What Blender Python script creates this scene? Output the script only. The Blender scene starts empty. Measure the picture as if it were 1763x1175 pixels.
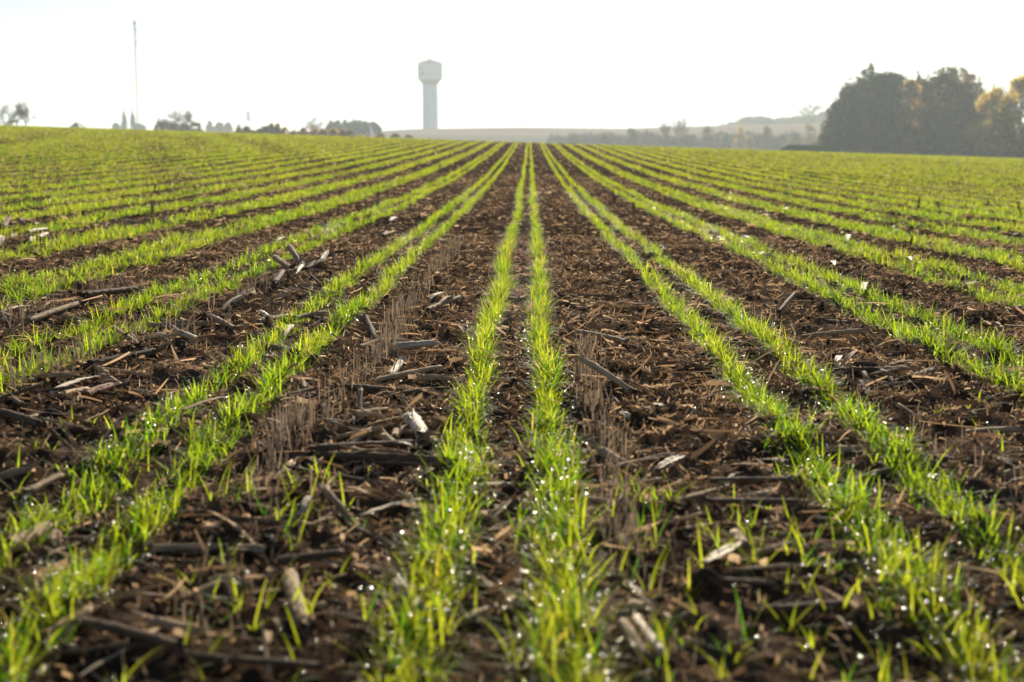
import bpy, math, random
import numpy as np
from mathutils import Vector, Matrix, Euler
R = math.radians
rng = np.random.default_rng(7)
random.seed(7)
S = bpy.context.scene
COL = S.collection

# ------------------------------------------------------------------ camera
CAMZ = 0.74
F = 2615.0                      # focal length in photo pixels (1763 wide)
Y0 = 220.0                      # image row of the true horizontal
cam_d = bpy.data.cameras.new('camera')
cam = bpy.data.objects.new('camera', cam_d)
COL.objects.link(cam)
cam_d.sensor_width = 36.0
cam_d.lens = F / 1763 * 36.0
cam_d.clip_start = 0.05
cam_d.clip_end = 20000
PITCH = math.atan((587.5 - Y0) / F)
YAW = math.atan((912 - 881.5) / F)
cam.location = (0, 0, CAMZ)
cam.rotation_euler = (math.pi / 2 - PITCH, 0, YAW)
cam_d.dof.use_dof = True
cam_d.dof.focus_distance = 5.6
cam_d.dof.aperture_fstop = 4.3
S.camera = cam

# ------------------------------------------------------------------ sky, sun, exposure
SUN_EL, SUN_AZ = R(20), R(6)    # azimuth to the right of straight ahead
w = bpy.data.worlds.new('World'); S.world = w; w.use_nodes = True
nt = w.node_tree
bg = nt.nodes['Background']
sky = nt.nodes.new('ShaderNodeTexSky')
sky.sky_type = 'NISHITA'; sky.sun_disc = False
sky.sun_elevation = SUN_EL; sky.sun_rotation = SUN_AZ
sky.air_density = 0.9; sky.dust_density = 1.2; sky.ozone_density = 1.0; sky.altitude = 2200
nt.links.new(sky.outputs[0], bg.inputs[0]); bg.inputs[1].default_value = 0.05
sd = bpy.data.lights.new('sun', 'SUN'); sd.energy = 5.0; sd.angle = R(0.53); sd.color = (1.0, 0.90, 0.74)
sun = bpy.data.objects.new('sun', sd); COL.objects.link(sun)
sv = Vector((math.sin(SUN_AZ) * math.cos(SUN_EL), math.cos(SUN_AZ) * math.cos(SUN_EL), math.sin(SUN_EL)))
sun.rotation_euler = sv.to_track_quat('Z', 'Y').to_euler()
sun.location = (30, 150, 120)
S.view_settings.view_transform = 'Standard'; S.view_settings.look = 'None'
S.view_settings.exposure = 0.80; S.view_settings.gamma = 1.0
S.render.engine = 'CYCLES'
cy = S.cycles
cy.max_bounces = 8; cy.transparent_max_bounces = 8; cy.transmission_bounces = 6; cy.volume_bounces = 0
cy.diffuse_bounces = 3; cy.glossy_bounces = 3
cy.use_denoising = True
try: cy.denoiser = 'OPENIMAGEDENOISE'
except Exception: pass
cy.sample_clamp_indirect = 60; cy.sample_clamp_direct = 0
cy.use_adaptive_sampling = False

# ------------------------------------------------------------------ numeric helpers
def hash2(ix, iy, s):
    h = (ix.astype(np.int64) * 374761393 + iy.astype(np.int64) * 668265263 + s * 974634777) & 0xFFFFFFFF
    h = ((h ^ (h >> 13)) * 1274126177) & 0xFFFFFFFF
    return ((h ^ (h >> 16)) & 0xFFFFFF) / float(0xFFFFFF)
def vn(x, y, s=0):
    x = np.asarray(x, float); y = np.asarray(y, float)
    x0 = np.floor(x); y0 = np.floor(y); fx = x - x0; fy = y - y0
    fx = fx * fx * (3 - 2 * fx); fy = fy * fy * (3 - 2 * fy)
    a = hash2(x0, y0, s); b = hash2(x0 + 1, y0, s); c = hash2(x0, y0 + 1, s); d = hash2(x0 + 1, y0 + 1, s)
    return (a * (1 - fx) + b * fx) * (1 - fy) + (c * (1 - fx) + d * fx) * fy - 0.5
def sstep(a, b, x):
    t = np.clip((np.asarray(x, float) - a) / (b - a), 0, 1); return t * t * (3 - 2 * t)

# drop of the ground below the camera along the central rows
DP = [-200, -50, 1.9, 3.3, 5.2, 7.3, 12.75, 20, 34, 60, 78, 97, 120, 160, 220, 330, 500, 640, 740, 830, 900, 960, 1200, 2000, 6000, 30000]
HP = [.76, .75, .745, .73, .76, .785, .87, .97, 1.06, 1.05, .97, .93, 1.30, 2.6, 4.9, 8.2, 12.5, 13.0, 10.0, 5.0, 1.6, 3.0, 8, 14, 20, 60]
AZ = (np.array([-400, 0, 400, 660, 720, 900, 1075, 1260, 1420, 1763, 2200]) - 912) / F
RY = (np.array([224, 224, 226, 225.5, 222, 219.5, 221.5, 215.5, 212, 212, 214]) - Y0) / F
from bisect import bisect
def hprof(d):
    d = np.asarray(d, float)
    # piecewise linear, lightly smoothed
    return (np.interp(d * .94, DP, HP) + np.interp(d, DP, HP) * 2 + np.interp(d * 1.06, DP, HP)) / 4
def macro(x, y):
    x = np.asarray(x, float); y = np.asarray(y, float)
    k = np.interp(y, [0, 4, 14, 40, 97], [0, .004, .014, .027, .0325])
    near = CAMZ - hprof(np.minimum(y, 97)) - k * np.clip(x, -90, 90)
    # beyond the crest the land lies just under the line of sight over it, then climbs to the brown hill
    yy = np.maximum(y, 1); u = x / yy; uc = np.clip(u, -.5, .5)
    hc = float(hprof(97.0))
    los = (-hc - .0325 * 97 * uc) / 97 * yy
    off = np.interp(yy, [97, 120, 160, 220, 330, 450, 560, 640], [0, .3, .9, 1.2, 1.4, 1.5, 1.7, 1.9])
    b = sstep(.150, .172, u) * (1 - sstep(.196, .215, u)) * np.exp(-((y - 300) / 75.0) ** 2)
    mid = CAMZ + los - off + b * 2.7
    rz = CAMZ - np.interp(u, AZ, RY) * 900
    t = sstep(640, 900, yy)
    los6 = CAMZ + (-hc - .0325 * 97 * uc) / 97 * 640 - 1.9
    climb = los6 * (1 - t) + rz * t
    tail = rz + np.interp(yy, [900, 940, 1200, 2000, 6000, 16000], [0, -.5, -5, -9, -16, -45])
    farz = np.where(yy < 640, mid, np.where(yy < 900, climb, tail))
    return np.where(y < 97, near, farz)
def micro(x, y):
    y = np.asarray(y, float); x = np.asarray(x, float)
    f = 1 - sstep(25, 70, y) * .6
    a = vn(x * 4, y * 4, 1) * .036 + vn(x * 11, y * 11, 2) * .042
    r = np.abs(vn(x * 22, y * 22, 3)) * .046 + vn(x * 47, y * 47, 4) * .013
    fld = 1 - sstep(110, 130, y)
    ph = ((x + .045) / .762) % 1.0
    ridge = np.cos(ph * 2 * np.pi) * -.006
    return (a * f + r * (1 - sstep(9, 20, y)) + ridge) * fld * sstep(-30, -5, y)
def ground(x, y): return macro(x, y) + micro(x, y)

rot = Matrix(cam.rotation_euler.to_matrix())
TT = np.concatenate([np.geomspace(1.2, 160, 6000)])
def ray(px, py):
    return rot @ Vector((px - 881.5, -(py - 587.5), -F))
def at(px, py, lift=0.0):
    d = ray(px, py); d = d / d.y if d.y else d
    X = d.x * TT; Y = TT; Z = CAMZ + d.z * TT
    g = ground(X, Y) + lift
    k = np.argmax(Z < g)
    if k == 0: k = len(TT) - 1
    return Vector((float(X[k]), float(Y[k]), float(g[k])))
def atd(px, dist):            # x of an image column at a distance
    d = ray(px, Y0); return d.x / d.y * dist
def zat(py, dist):            # height of an image row at a distance
    d = ray(881.5, py); return CAMZ + d.z / d.y * dist

# ------------------------------------------------------------------ object helpers
def mesh_np(name, V, Fc, mat=None, smooth=True, attr=None, parent=None, link=True):
    V = np.asarray(V, np.float32); Fc = np.asarray(Fc, np.int32)
    me = bpy.data.meshes.new(name)
    k = Fc.shape[1]
    me.vertices.add(len(V)); me.vertices.foreach_set('co', V.ravel())
    me.loops.add(Fc.size); me.loops.foreach_set('vertex_index', Fc.ravel())
    me.polygons.add(len(Fc)); me.polygons.foreach_set('loop_start', np.arange(0, Fc.size, k, dtype=np.int32))
    me.polygons.foreach_set('loop_total', np.full(len(Fc), k, np.int32))
    if smooth: me.polygons.foreach_set('use_smooth', np.ones(len(Fc), bool))
    me.update(calc_edges=True)
    if attr is not None:
        a = me.attributes.new('col', 'FLOAT_COLOR', 'POINT')
        c = np.ones((len(V), 4), np.float32); c[:, :3] = attr
        a.data.foreach_set('color', c.ravel())
    if mat: me.materials.append(mat)
    o = bpy.data.objects.new(name, me)
    if link: COL.objects.link(o)
    if parent: o.parent = parent
    return o
class MB:
    def __init__(s): s.v = []; s.f = []
    def tube(s, pts, rad, n=6, cap=True):
        b = len(s.v); m = len(pts)
        for i, p in enumerate(pts):
            p = Vector(p)
            t = (Vector(pts[min(i + 1, m - 1)]) - Vector(pts[max(i - 1, 0)]))
            if t.length < 1e-9: t = Vector((0, 0, 1))
            t.normalize()
            a = t.orthogonal() if abs(t.z) > .99 else t.cross(Vector((0, 0, 1)))
            a.normalize(); c = t.cross(a)
            for k in range(n):
                q = 2 * math.pi * k / n
                s.v.append(tuple(p + (a * math.cos(q) + c * math.sin(q)) * rad[i]))
        for i in range(m - 1):
            for k in range(n):
                k2 = (k + 1) % n
                s.f.append((b + i * n + k, b + i * n + k2, b + (i + 1) * n + k2, b + (i + 1) * n + k))
        if cap:
            s.f.append(tuple(b + k for k in range(n))[::-1]); s.f.append(tuple(b + (m - 1) * n + k for k in range(n)))
    def box(s, c, sz):
        b = len(s.v)
        for i in (-.5, .5):
            for j in (-.5, .5):
                for k in (-.5, .5): s.v.append((c[0] + i * sz[0], c[1] + j * sz[1], c[2] + k * sz[2]))
        for q in ((0, 1, 3, 2), (4, 6, 7, 5), (0, 4, 5, 1), (2, 3, 7, 6), (0, 2, 6, 4), (1, 5, 7, 3)):
            s.f.append(tuple(b + i for i in q))
    def lathe(s, prof, n=32):
        b = len(s.v); m = len(prof)
        for r, z in prof:
            for k in range(n):
                q = 2 * math.pi * k / n; s.v.append((r * math.cos(q), r * math.sin(q), z))
        for i in range(m - 1):
            for k in range(n):
                k2 = (k + 1) % n
                s.f.append((b + i * n + k, b + i * n + k2, b + (i + 1) * n + k2, b + (i + 1) * n + k))
        s.f.append(tuple(b + k for k in range(n))[::-1]); s.f.append(tuple(b + (m - 1) * n + k for k in range(n)))
    def build(s, name, mat, parent=None, smooth=False):
        me = bpy.data.meshes.new(name); me.from_pydata(s.v, [], s.f); me.update()
        if smooth: me.polygons.foreach_set('use_smooth', [True] * len(me.polygons))
        me.materials.append(mat)
        o = bpy.data.objects.new(name, me); COL.objects.link(o)
        if parent: o.parent = parent
        return o
def tag(o, label=None, cat=None, group=None, kind=None):
    if label: o['label'] = label
    if cat: o['category'] = cat
    if group: o['group'] = group
    if kind: o['kind'] = kind
    return o
def empty(name, loc, rz=0):
    o = bpy.data.objects.new(name, None); COL.objects.link(o); o.location = loc; o.rotation_euler = (0, 0, rz); return o
def copy_tree(o, loc=None, rz=None, sc=None, label=None, group=None):
    kids = [c for c in ALLKIDS.get(o.name, [])]
    c = o.copy(); COL.objects.link(c)
    for k in kids:
        d = k.copy(); COL.objects.link(d); d.parent = c
    if loc is not None: c.location = loc
    if rz is not None: c.rotation_euler = (0, 0, rz)
    if sc is not None: c.scale = sc
    if label: c['label'] = label
    if group: c['group'] = group
    return c
ALLKIDS = {}

# ------------------------------------------------------------------ materials
def mat(name):
    m = bpy.data.materials.new(name); m.use_nodes = True
    n = m.node_tree.nodes; l = m.node_tree.links
    return m, n, l, n['Principled BSDF'], n['Material Output']
def simple(name, c, rough=.8, spec=.3, var=.25, scale=3.0, stretch=(1, 1, 1), bump=0, metallic=0):
    m, n, l, p, out = mat(name)
    tc = n.new('ShaderNodeTexCoord'); mp = n.new('ShaderNodeMapping'); mp.inputs['Scale'].default_value = stretch
    l.new(tc.outputs['Object'], mp.inputs[0])
    nz = n.new('ShaderNodeTexNoise'); nz.inputs['Scale'].default_value = scale; nz.inputs['Detail'].default_value = 6
    l.new(mp.outputs[0], nz.inputs['Vector'])
    cr = n.new('ShaderNodeValToRGB'); cr.color_ramp.elements[0].position = .3; cr.color_ramp.elements[1].position = .7
    cr.color_ramp.elements[0].color = (*[x * (1 - var) for x in c], 1); cr.color_ramp.elements[1].color = (*[min(1, x * (1 + var)) for x in c], 1)
    l.new(nz.outputs[0], cr.inputs[0]); l.new(cr.outputs[0], p.inputs['Base Color'])
    p.inputs['Roughness'].default_value = rough; p.inputs['Specular IOR Level'].default_value = spec; p.inputs['Metallic'].default_value = metallic
    if bump:
        b = n.new('ShaderNodeBump'); b.inputs['Strength'].default_value = bump; b.inputs['Distance'].default_value = .004
        l.new(nz.outputs[0], b.inputs['Height']); l.new(b.outputs[0], p.inputs['Normal'])
    return m
def leafy(name, tint=(1, 1, 1), trans=.5, tcol=None, rough=.45, spec=.4, usecol=True, c=(.1, .1, .1)):
    """thin leaf: reflects its colour and lets the sun through"""
    m, n, l, p, out = mat(name)
    at_ = n.new('ShaderNodeAttribute'); at_.attribute_name = 'col'
    tr = n.new('ShaderNodeBsdfTranslucent'); mx = n.new('ShaderNodeMixShader'); mx.inputs[0].default_value = trans
    if usecol:
        l.new(at_.outputs['Color'], p.inputs['Base Color'])
        mu = n.new('ShaderNodeMix'); mu.data_type = 'RGBA'; mu.blend_type = 'MULTIPLY'; mu.inputs[0].default_value = 1
        l.new(at_.outputs['Color'], mu.inputs[6]); mu.inputs[7].default_value = (*tcol, 1) if tcol else (1, 1, 1, 1)
        l.new(mu.outputs[2], tr.inputs[0])
    else:
        p.inputs['Base Color'].default_value = (*c, 1); tr.inputs[0].default_value = (*(tcol or c), 1)
    p.inputs['Roughness'].default_value = rough; p.inputs['Specular IOR Level'].default_value = spec
    l.new(p.outputs[0], mx.inputs[1]); l.new(tr.outputs[0], mx.inputs[2]); l.new(mx.outputs[0], out.inputs['Surface'])
    return m

# soil and far land: base colour painted per vertex by place, broken up by noise
m, n, l, p, out = mat('soil_and_land'); M_GROUND = m
att = n.new('ShaderNodeAttribute'); att.attribute_name = 'col'
geo = n.new('ShaderNodeNewGeometry')
n1 = n.new('ShaderNodeTexNoise'); n1.inputs['Scale'].default_value = 14; n1.inputs['Detail'].default_value = 8
n2 = n.new('ShaderNodeTexNoise'); n2.inputs['Scale'].default_value = 90; n2.inputs['Detail'].default_value = 6
n3 = n.new('ShaderNodeTexNoise'); n3.inputs['Scale'].default_value = .8; n3.inputs['Detail'].default_value = 6
for q in (n1, n2, n3): l.new(geo.outputs['Position'], q.inputs['Vector'])
r1 = n.new('ShaderNodeMapRange'); r1.inputs[1].default_value = .3; r1.inputs[2].default_value = .7; r1.inputs[3].default_value = .45; r1.inputs[4].default_value = 1.6
l.new(n1.outputs[0], r1.inputs[0])
r3 = n.new('ShaderNodeMapRange'); r3.inputs[1].default_value = .3; r3.inputs[2].default_value = .7; r3.inputs[3].default_value = .8; r3.inputs[4].default_value = 1.2
l.new(n3.outputs[0], r3.inputs[0])
mm = n.new('ShaderNodeMath'); mm.operation = 'MULTIPLY'; l.new(r1.outputs[0], mm.inputs[0]); l.new(r3.outputs[0], mm.inputs[1])
vm = n.new('ShaderNodeVectorMath'); vm.operation = 'SCALE'; l.new(att.outputs['Color'], vm.inputs[0]); l.new(mm.outputs[0], vm.inputs['Scale'])
l.new(vm.outputs[0], p.inputs['Base Color'])
p.inputs['Roughness'].default_value = 1; p.inputs['Specular IOR Level'].default_value = 0
b1 = n.new('ShaderNodeBump'); b1.inputs['Strength'].default_value = 1; b1.inputs['Distance'].default_value = .02
b2 = n.new('ShaderNodeBump'); b2.inputs['Strength'].default_value = .9; b2.inputs['Distance'].default_value = .004
l.new(n1.outputs[0], b1.inputs['Height']); l.new(n2.outputs[0], b2.inputs['Height']); l.new(b1.outputs[0], b2.inputs['Normal']); l.new(b2.outputs[0], p.inputs['Normal'])

M_GRASS = leafy('wheat_leaf', trans=.62, tcol=(2.95, 2.95, 1.0), rough=.6, spec=.08)
M_LITTER = leafy('straw', trans=.28, tcol=(1.7, 1.45, 1.15), rough=.7, spec=.02)
M_STUBBLE = leafy('stubble_straw', trans=.2, tcol=(1.3, 1.1, .9), rough=.6, spec=.15)
M_CLOD = simple('clod_soil', (.05, .034, .024), rough=1, spec=.05, scale=40, var=.5, bump=.6)
def stalkmat(name, c, rough=.75, spec=.03, var=.45):
    m = simple(name, c, rough=rough, spec=spec, var=var, scale=9, stretch=(2.2, 26, 26), bump=.8)
    return m
M_ST = {
    'grey': stalkmat('weathered_grey_stalk', (.37, .265, .165)),
    'dark': stalkmat('wet_dark_stalk', (.14, .095, .062)),
    'tan': stalkmat('tan_stalk', (.52, .37, .22)),
    'white': stalkmat('bleached_husk', (.62, .50, .35), rough=.65, spec=.08, var=.5),
    'rust': stalkmat('rusty_cob', (.22, .085, .035), rough=.8, spec=.2),
}
M_PITH = simple('stalk_pith', (.42, .33, .22), rough=.95, scale=60, bump=.5)
m, n, l, p, out = mat('dew_water'); M_DEW = m
p.inputs['Base Color'].default_value = (1, .93, .76, 1); p.inputs['Metallic'].default_value = 1; p.inputs['Roughness'].default_value = .24

# ------------------------------------------------------------------ the ground, one sheet
def build_ground():
    ys = np.concatenate([[-200, -80, -40, -20, -10, -5, -3, -2, -1, -.5, 0, .3, .55, .8],
                         np.geomspace(.95, 110, 620), np.geomspace(112, 1300, 150), np.geomspace(1350, 16000, 24)])
    u = np.concatenate([np.linspace(-1, -.82, 12)[:-1], np.linspace(-.82, .82, 520), np.linspace(.82, 1, 12)[1:]])
    core = np.clip(ys, 0, None) * .40 + 1.6
    outer = np.clip(ys, 0, None) * 1.6 + 160
    Y, U = np.meshgrid(ys, u, indexing='ij')
    c = core[:, None]; o = outer[:, None]
    X = np.where(np.abs(U) <= .82, U / .82 * c, np.sign(U) * (c + (o - c) * ((np.abs(U) - .82) / .18) ** 1.5))
    Z = ground(X, Y)
    V = np.stack([X, Y, Z], -1).reshape(-1, 3)
    ny, nx = Y.shape
    i = np.arange(ny - 1)[:, None] * nx + np.arange(nx - 1)[None, :]
    Fc = np.stack([i, i + 1, i + nx + 1, i + nx], -1).reshape(-1, 4)
    x = V[:, 0]; y = V[:, 1]
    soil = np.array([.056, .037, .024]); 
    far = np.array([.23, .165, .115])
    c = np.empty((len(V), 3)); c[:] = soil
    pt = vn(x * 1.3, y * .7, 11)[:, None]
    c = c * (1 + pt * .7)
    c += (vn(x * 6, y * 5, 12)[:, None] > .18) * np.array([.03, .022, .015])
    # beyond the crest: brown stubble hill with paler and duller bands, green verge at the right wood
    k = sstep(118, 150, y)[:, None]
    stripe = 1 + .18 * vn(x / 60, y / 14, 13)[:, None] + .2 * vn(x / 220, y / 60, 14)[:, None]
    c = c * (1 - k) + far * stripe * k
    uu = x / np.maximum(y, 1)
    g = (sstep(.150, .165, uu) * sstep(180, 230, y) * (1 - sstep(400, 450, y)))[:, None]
    c = c * (1 - g) + np.array([.012, .028, .010]) * g  # verge green darkened: the wood's shadow is painted into its colour
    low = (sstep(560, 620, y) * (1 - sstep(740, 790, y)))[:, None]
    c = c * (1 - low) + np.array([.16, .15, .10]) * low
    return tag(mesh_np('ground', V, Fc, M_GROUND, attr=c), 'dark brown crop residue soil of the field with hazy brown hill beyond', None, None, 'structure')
build_ground()

# ------------------------------------------------------------------ wheat seedlings
P_ = .762; OFF = -.045
def wob(k, y):
    return vn(np.full_like(y, 0) + k * 7.3, y * .55, 21) * .05 + vn(k * 3.1 + 0 * y, y * 2.5, 22) * .022
def blades(X, Y, L, W, az, th0, kap, seg, tw, zoff=None):
    n_ = len(X); t = np.linspace(0, 1, seg + 1)
    Z = ground(X, Y) - .004
    if zoff is not None: Z = Z + zoff
    V = np.empty((n_, seg + 1, 2, 3), np.float32)
    px = X.copy(); py = Y.copy(); pz = Z.copy()
    sa = np.sin(az); ca = np.cos(az)
    for i in range(seg + 1):
        wd = W * (1 - t[i] ** 2.2) * .5 + .0003
        if i == 0: wd = W * .36
        aa = az + tw * t[i]
        V[:, i, 0] = np.stack([px - np.sin(aa) * wd, py + np.cos(aa) * wd, pz], -1)
        V[:, i, 1] = np.stack([px + np.sin(aa) * wd, py - np.cos(aa) * wd, pz], -1)
        if i < seg:
            th = th0 + kap * (t[i] + .5 / seg)
            ds = L / seg
            px = px + np.sin(th) * ca * ds; py = py + np.sin(th) * sa * ds; pz = pz + np.cos(th) * ds
            pz = np.maximum(pz, Z + .003)
    tips = np.stack([px, py, pz], -1)
    V = V.reshape(n_, -1, 3)
    b = (np.arange(n_) * (seg + 1) * 2)[:, None, None]
    s_ = (np.arange(seg) * 2)[None, :, None]
    Fc = (b + s_ + np.array([0, 1, 3, 2])[None, None, :]).reshape(-1, 4)
    return V.reshape(-1, 3), Fc, tips
def half(y): return .36 * y + .9
VV = []; FF = []; CC = []; base = 0; TIPS = []
def emit(V, Fc, col, per):
    global base
    VV.append(V); FF.append(Fc + base); CC.append(np.repeat(col, per, 0)); base += len(V)
def grasscol(n_, X, Y):
    g = np.array([.134, .192, .014]); yl = np.array([.228, .228, .036]); dk = np.array([.05, .12, .012])
    a = np.clip(rng.random(n_) * .6 + vn(X * 1.3, Y * 1.0, 31) * .7 + .12 + sstep(8, 60, Y) * .3, 0, 1)[:, None]
    b = (rng.random(n_) < .2)[:, None]
    c = g * (1 - a) + yl * a
    c = np.where(b, dk, c)
    dead = (rng.random(n_) < .008)[:, None]
    return np.where(dead, np.array([.3, .22, .10]), c) * (.8 + .4 * rng.random((n_, 1)))
zones = [  # y0, y1, plants per metre, leaves, seg, width, length
    (1.15, 4.0, 440, 3, 5, .0030, .076),
    (4.0, 7.5, 330, 3, 3, .0035, .080),
    (7.5, 13, 220, 3, 2, .0050, .080),
    (13, 24, 150, 2, 2, .0075, .082),
    (24, 48, 125, 1, 1, .014, .082),
    (48, 112, 66, 1, 1, .022, .082)]
kmax = 70
for (ya, yb, dens, nl, seg, wd, ln) in zones:
    xs = []; ys_ = []
    for k in range(-kmax, kmax + 1):
        xc = OFF + k * P_
        y_in = max(ya, (abs(xc) - .9 - .2) / .36)
        if y_in >= yb: continue
        for s_ in (-1, 1):
            n_ = int((yb - y_in) * dens)
            if n_ < 1: continue
            yy = rng.uniform(y_in, yb, n_)
            kk = k * 2 + (s_ > 0)
            # stand density along the row: gaps and thick spots
            keep = rng.random(n_) < np.clip(.78 + vn(kk * 5.7 + 0 * yy, yy * 2.3, 23) * .8 + vn(kk * 1.7 + 0 * yy, yy * .35, 24) * .4 + vn(yy * .13 + kk * .23, yy * .22 + kk * .31, 27) * .9 * sstep(5, 14, yy), .20, 1)
            yy = yy[keep]
            xx = xc + s_ * .095 + wob(kk, yy) + rng.normal(0, 1, len(yy)) * (.015 + .006 * (abs(k) > 1) + .010 * (abs(k) > 2) + .030 * (abs(k) > 5) + .010 * (yy < 3.6))
            xs.append(xx); ys_.append(yy)
    X = np.concatenate(xs); Y = np.concatenate(ys_)
    if ya < 3:   # stray seedlings scattered between the rows close to the camera
        ex = []; 
        for (xa, xb, y1, y2, cnt) in ((-.60, -.30, 1.7, 3.1, 75), (.14, .52, 1.8, 3.0, 110), (-1.1, -.9, 2, 3.6, 40), (-.05, .05, 2.0, 2.8, 25), (.45, .62, 2.0, 2.5, 30), (1.0, 1.3, 2.5, 4, 30)):
            ex.append(np.stack([rng.uniform(xa, xb, cnt), rng.uniform(y1, y2, cnt)], -1))
        ex = np.concatenate(ex); X = np.concatenate([X, ex[:, 0]]); Y = np.concatenate([Y, ex[:, 1]])
    n_ = len(X)
    for j in range(nl):
        az = rng.uniform(0, 2 * np.pi, n_)
        vig = 1 + vn(X * .9, Y * .9, 25) * .35
        L = ln * vig * rng.uniform(.62, 1.25, n_) * (1, .95, .7)[j]
        th = rng.uniform(.05, .8, n_) + (.16 * j)
        kap = rng.uniform(.1, 1.55, n_)
        lay = rng.random(n_) < .12; kap = np.where(lay, rng.uniform(1.2, 2.2, n_), kap)
        V, Fc, tips = blades(X, Y, L, wd * rng.uniform(.7, 1.25, n_), az, th, kap, seg, rng.uniform(-.9, .9, n_))
        emit(V, Fc, grasscol(n_, X, Y), (seg + 1) * 2)
        if ya < 20: TIPS.append(tips)
grass = mesh_np('grass', np.concatenate(VV), np.concatenate(FF), M_GRASS, attr=np.concatenate(CC))
tag(grass, 'bright green wheat seedlings growing in long paired drill rows', 'grass', None, 'stuff')

# dew on the leaf tips
T = np.concatenate(TIPS)
ty_ = (rng.random(2600) * (11 ** 1.4 - 1.3 ** 1.4) + 1.3 ** 1.4) ** (1 / 1.4); tx_ = rng.uniform(-1, 1, 2600) * half(ty_)
T = np.concatenate([T, np.stack([tx_, ty_, ground(tx_, ty_) + rng.uniform(.008, .022, 2600)], -1)])
prob = np.interp(T[:, 1], [1, 4, 8, 14, 20, 34], [.36, .38, .42, .34, .24, .09])
T = T[rng.random(len(T)) < prob]
T = T[np.abs(T[:, 0]) < .36 * T[:, 1] + .3]
ico = []
import bmesh
bm = bmesh.new(); bmesh.ops.create_icosphere(bm, subdivisions=1, radius=1.0)
IV = np.array([v.co[:] for v in bm.verts]); IF = np.array([[v.index for v in f.verts] for f in bm.faces]); bm.free()
rad = rng.uniform(.0010, .0022, len(T)) * rng.uniform(.4, 1.05, len(T)) * (1 + 1.0 * (rng.random(len(T)) < .10)) * np.interp(T[:, 1], [1, 2.2, 3.5, 6, 14, 34], [1.35, 1.2, 1.0, 1.0, 1.2, 1.7])
V = (T[:, None, :] + np.array([0, 0, .0]) + IV[None] * np.array([1.25, 1.25, .6]) * rad[:, None, None]).reshape(-1, 3)
Fc = (IF[None] + (np.arange(len(T)) * len(IV))[:, None, None]).reshape(-1, 3)
tag(mesh_np('dew', V, Fc, M_DEW), 'glinting dew drops on the tips of the wheat leaves', 'dew', None, 'stuff')
print('dew', len(T), 'grass faces', sum(len(f) for f in FF))

# ------------------------------------------------------------------ straw litter on the soil
VV = []; FF = []; CC = []; base = 0
pal = np.array([[.12, .085, .056], [.26, .185, .12], [.42, .31, .205], [.06, .04, .028], [.16, .105, .07], [.64, .51, .36], [.12, .095, .08]])
def litter(cnt, ya, yb, Lr, Wr, seg, up, pw=2.0, xr=None, band=None):
    y = (rng.random(cnt) * (yb ** pw - ya ** pw) + ya ** pw) ** (1 / pw)
    x = rng.uniform(-1, 1, cnt) * half(y)
    # less litter right inside the green rows
    ph = (np.abs(((x - OFF) / P_ + .5) % 1 - .5)) * P_
    keep = (rng.random(cnt) < np.where(np.abs(ph - .095) < .03, .35, 1.0)) & (rng.random(cnt) < .75 + vn(x * 2.2, y * 1.6, 41) * 1.1)
    x = x[keep]; y = y[keep]; n_ = len(x)
    L = rng.uniform(*Lr, n_) * rng.uniform(.5, 1, n_); W = rng.uniform(*Wr, n_)
    az = rng.uniform(0, 2 * np.pi, n_)
    th = np.pi / 2 - np.abs(rng.normal(0, up, n_)); kap = rng.uniform(-.3, .9, n_)
    V, Fc, _ = blades(x, y, L, W, az, th, kap, seg, rng.uniform(-1.4, 1.4, n_), zoff=rng.uniform(.002, .014, n_))
    # tilt the strips about their axis a little by offsetting one edge
    V = V.reshape(n_, -1, 2, 3); V[:, :, 1, 2] += (rng.normal(0, .9, n_) * W)[:, None]; V = V.reshape(-1, 3)
    c = pal[rng.choice(len(pal), n_, p=[.13, .23, .25, .08, .10, .15, .06])] * rng.uniform(.7, 1.25, (n_, 1))
    emit(V, Fc, c, (seg + 1) * 2)
litter(26000, 1.2, 5, (.010, .05), (.0010, .0030), 3, .5)
litter(24000, 1.2, 5, (.006, .024), (.002, .007), 2, .7)
litter(3200, 6, 14, (.05, .13), (.004, .009), 4, .4)
litter(2600, 1.2, 6, (.04, .12), (.003, .008), 5, .45)
litter(2200, 1.2, 7, (.08, .22), (.002, .005), 5, .16)
litter(130000, 5, 12, (.015, .05), (.0014, .004), 2, .5)
litter(20000, 5, 12, (.009, .028), (.003, .0075), 2, .6)
litter(130000, 12, 34, (.025, .08), (.004, .010), 1, .25)
litter(60000, 34, 100, (.05, .12), (.012, .030), 1, .3)
tag(mesh_np('straw_litter', np.concatenate(VV), np.concatenate(FF), M_LITTER, attr=np.concatenate(CC)), 'chopped brown straw and leaf litter strewn over the soil', 'straw litter', None, 'stuff')

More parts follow.
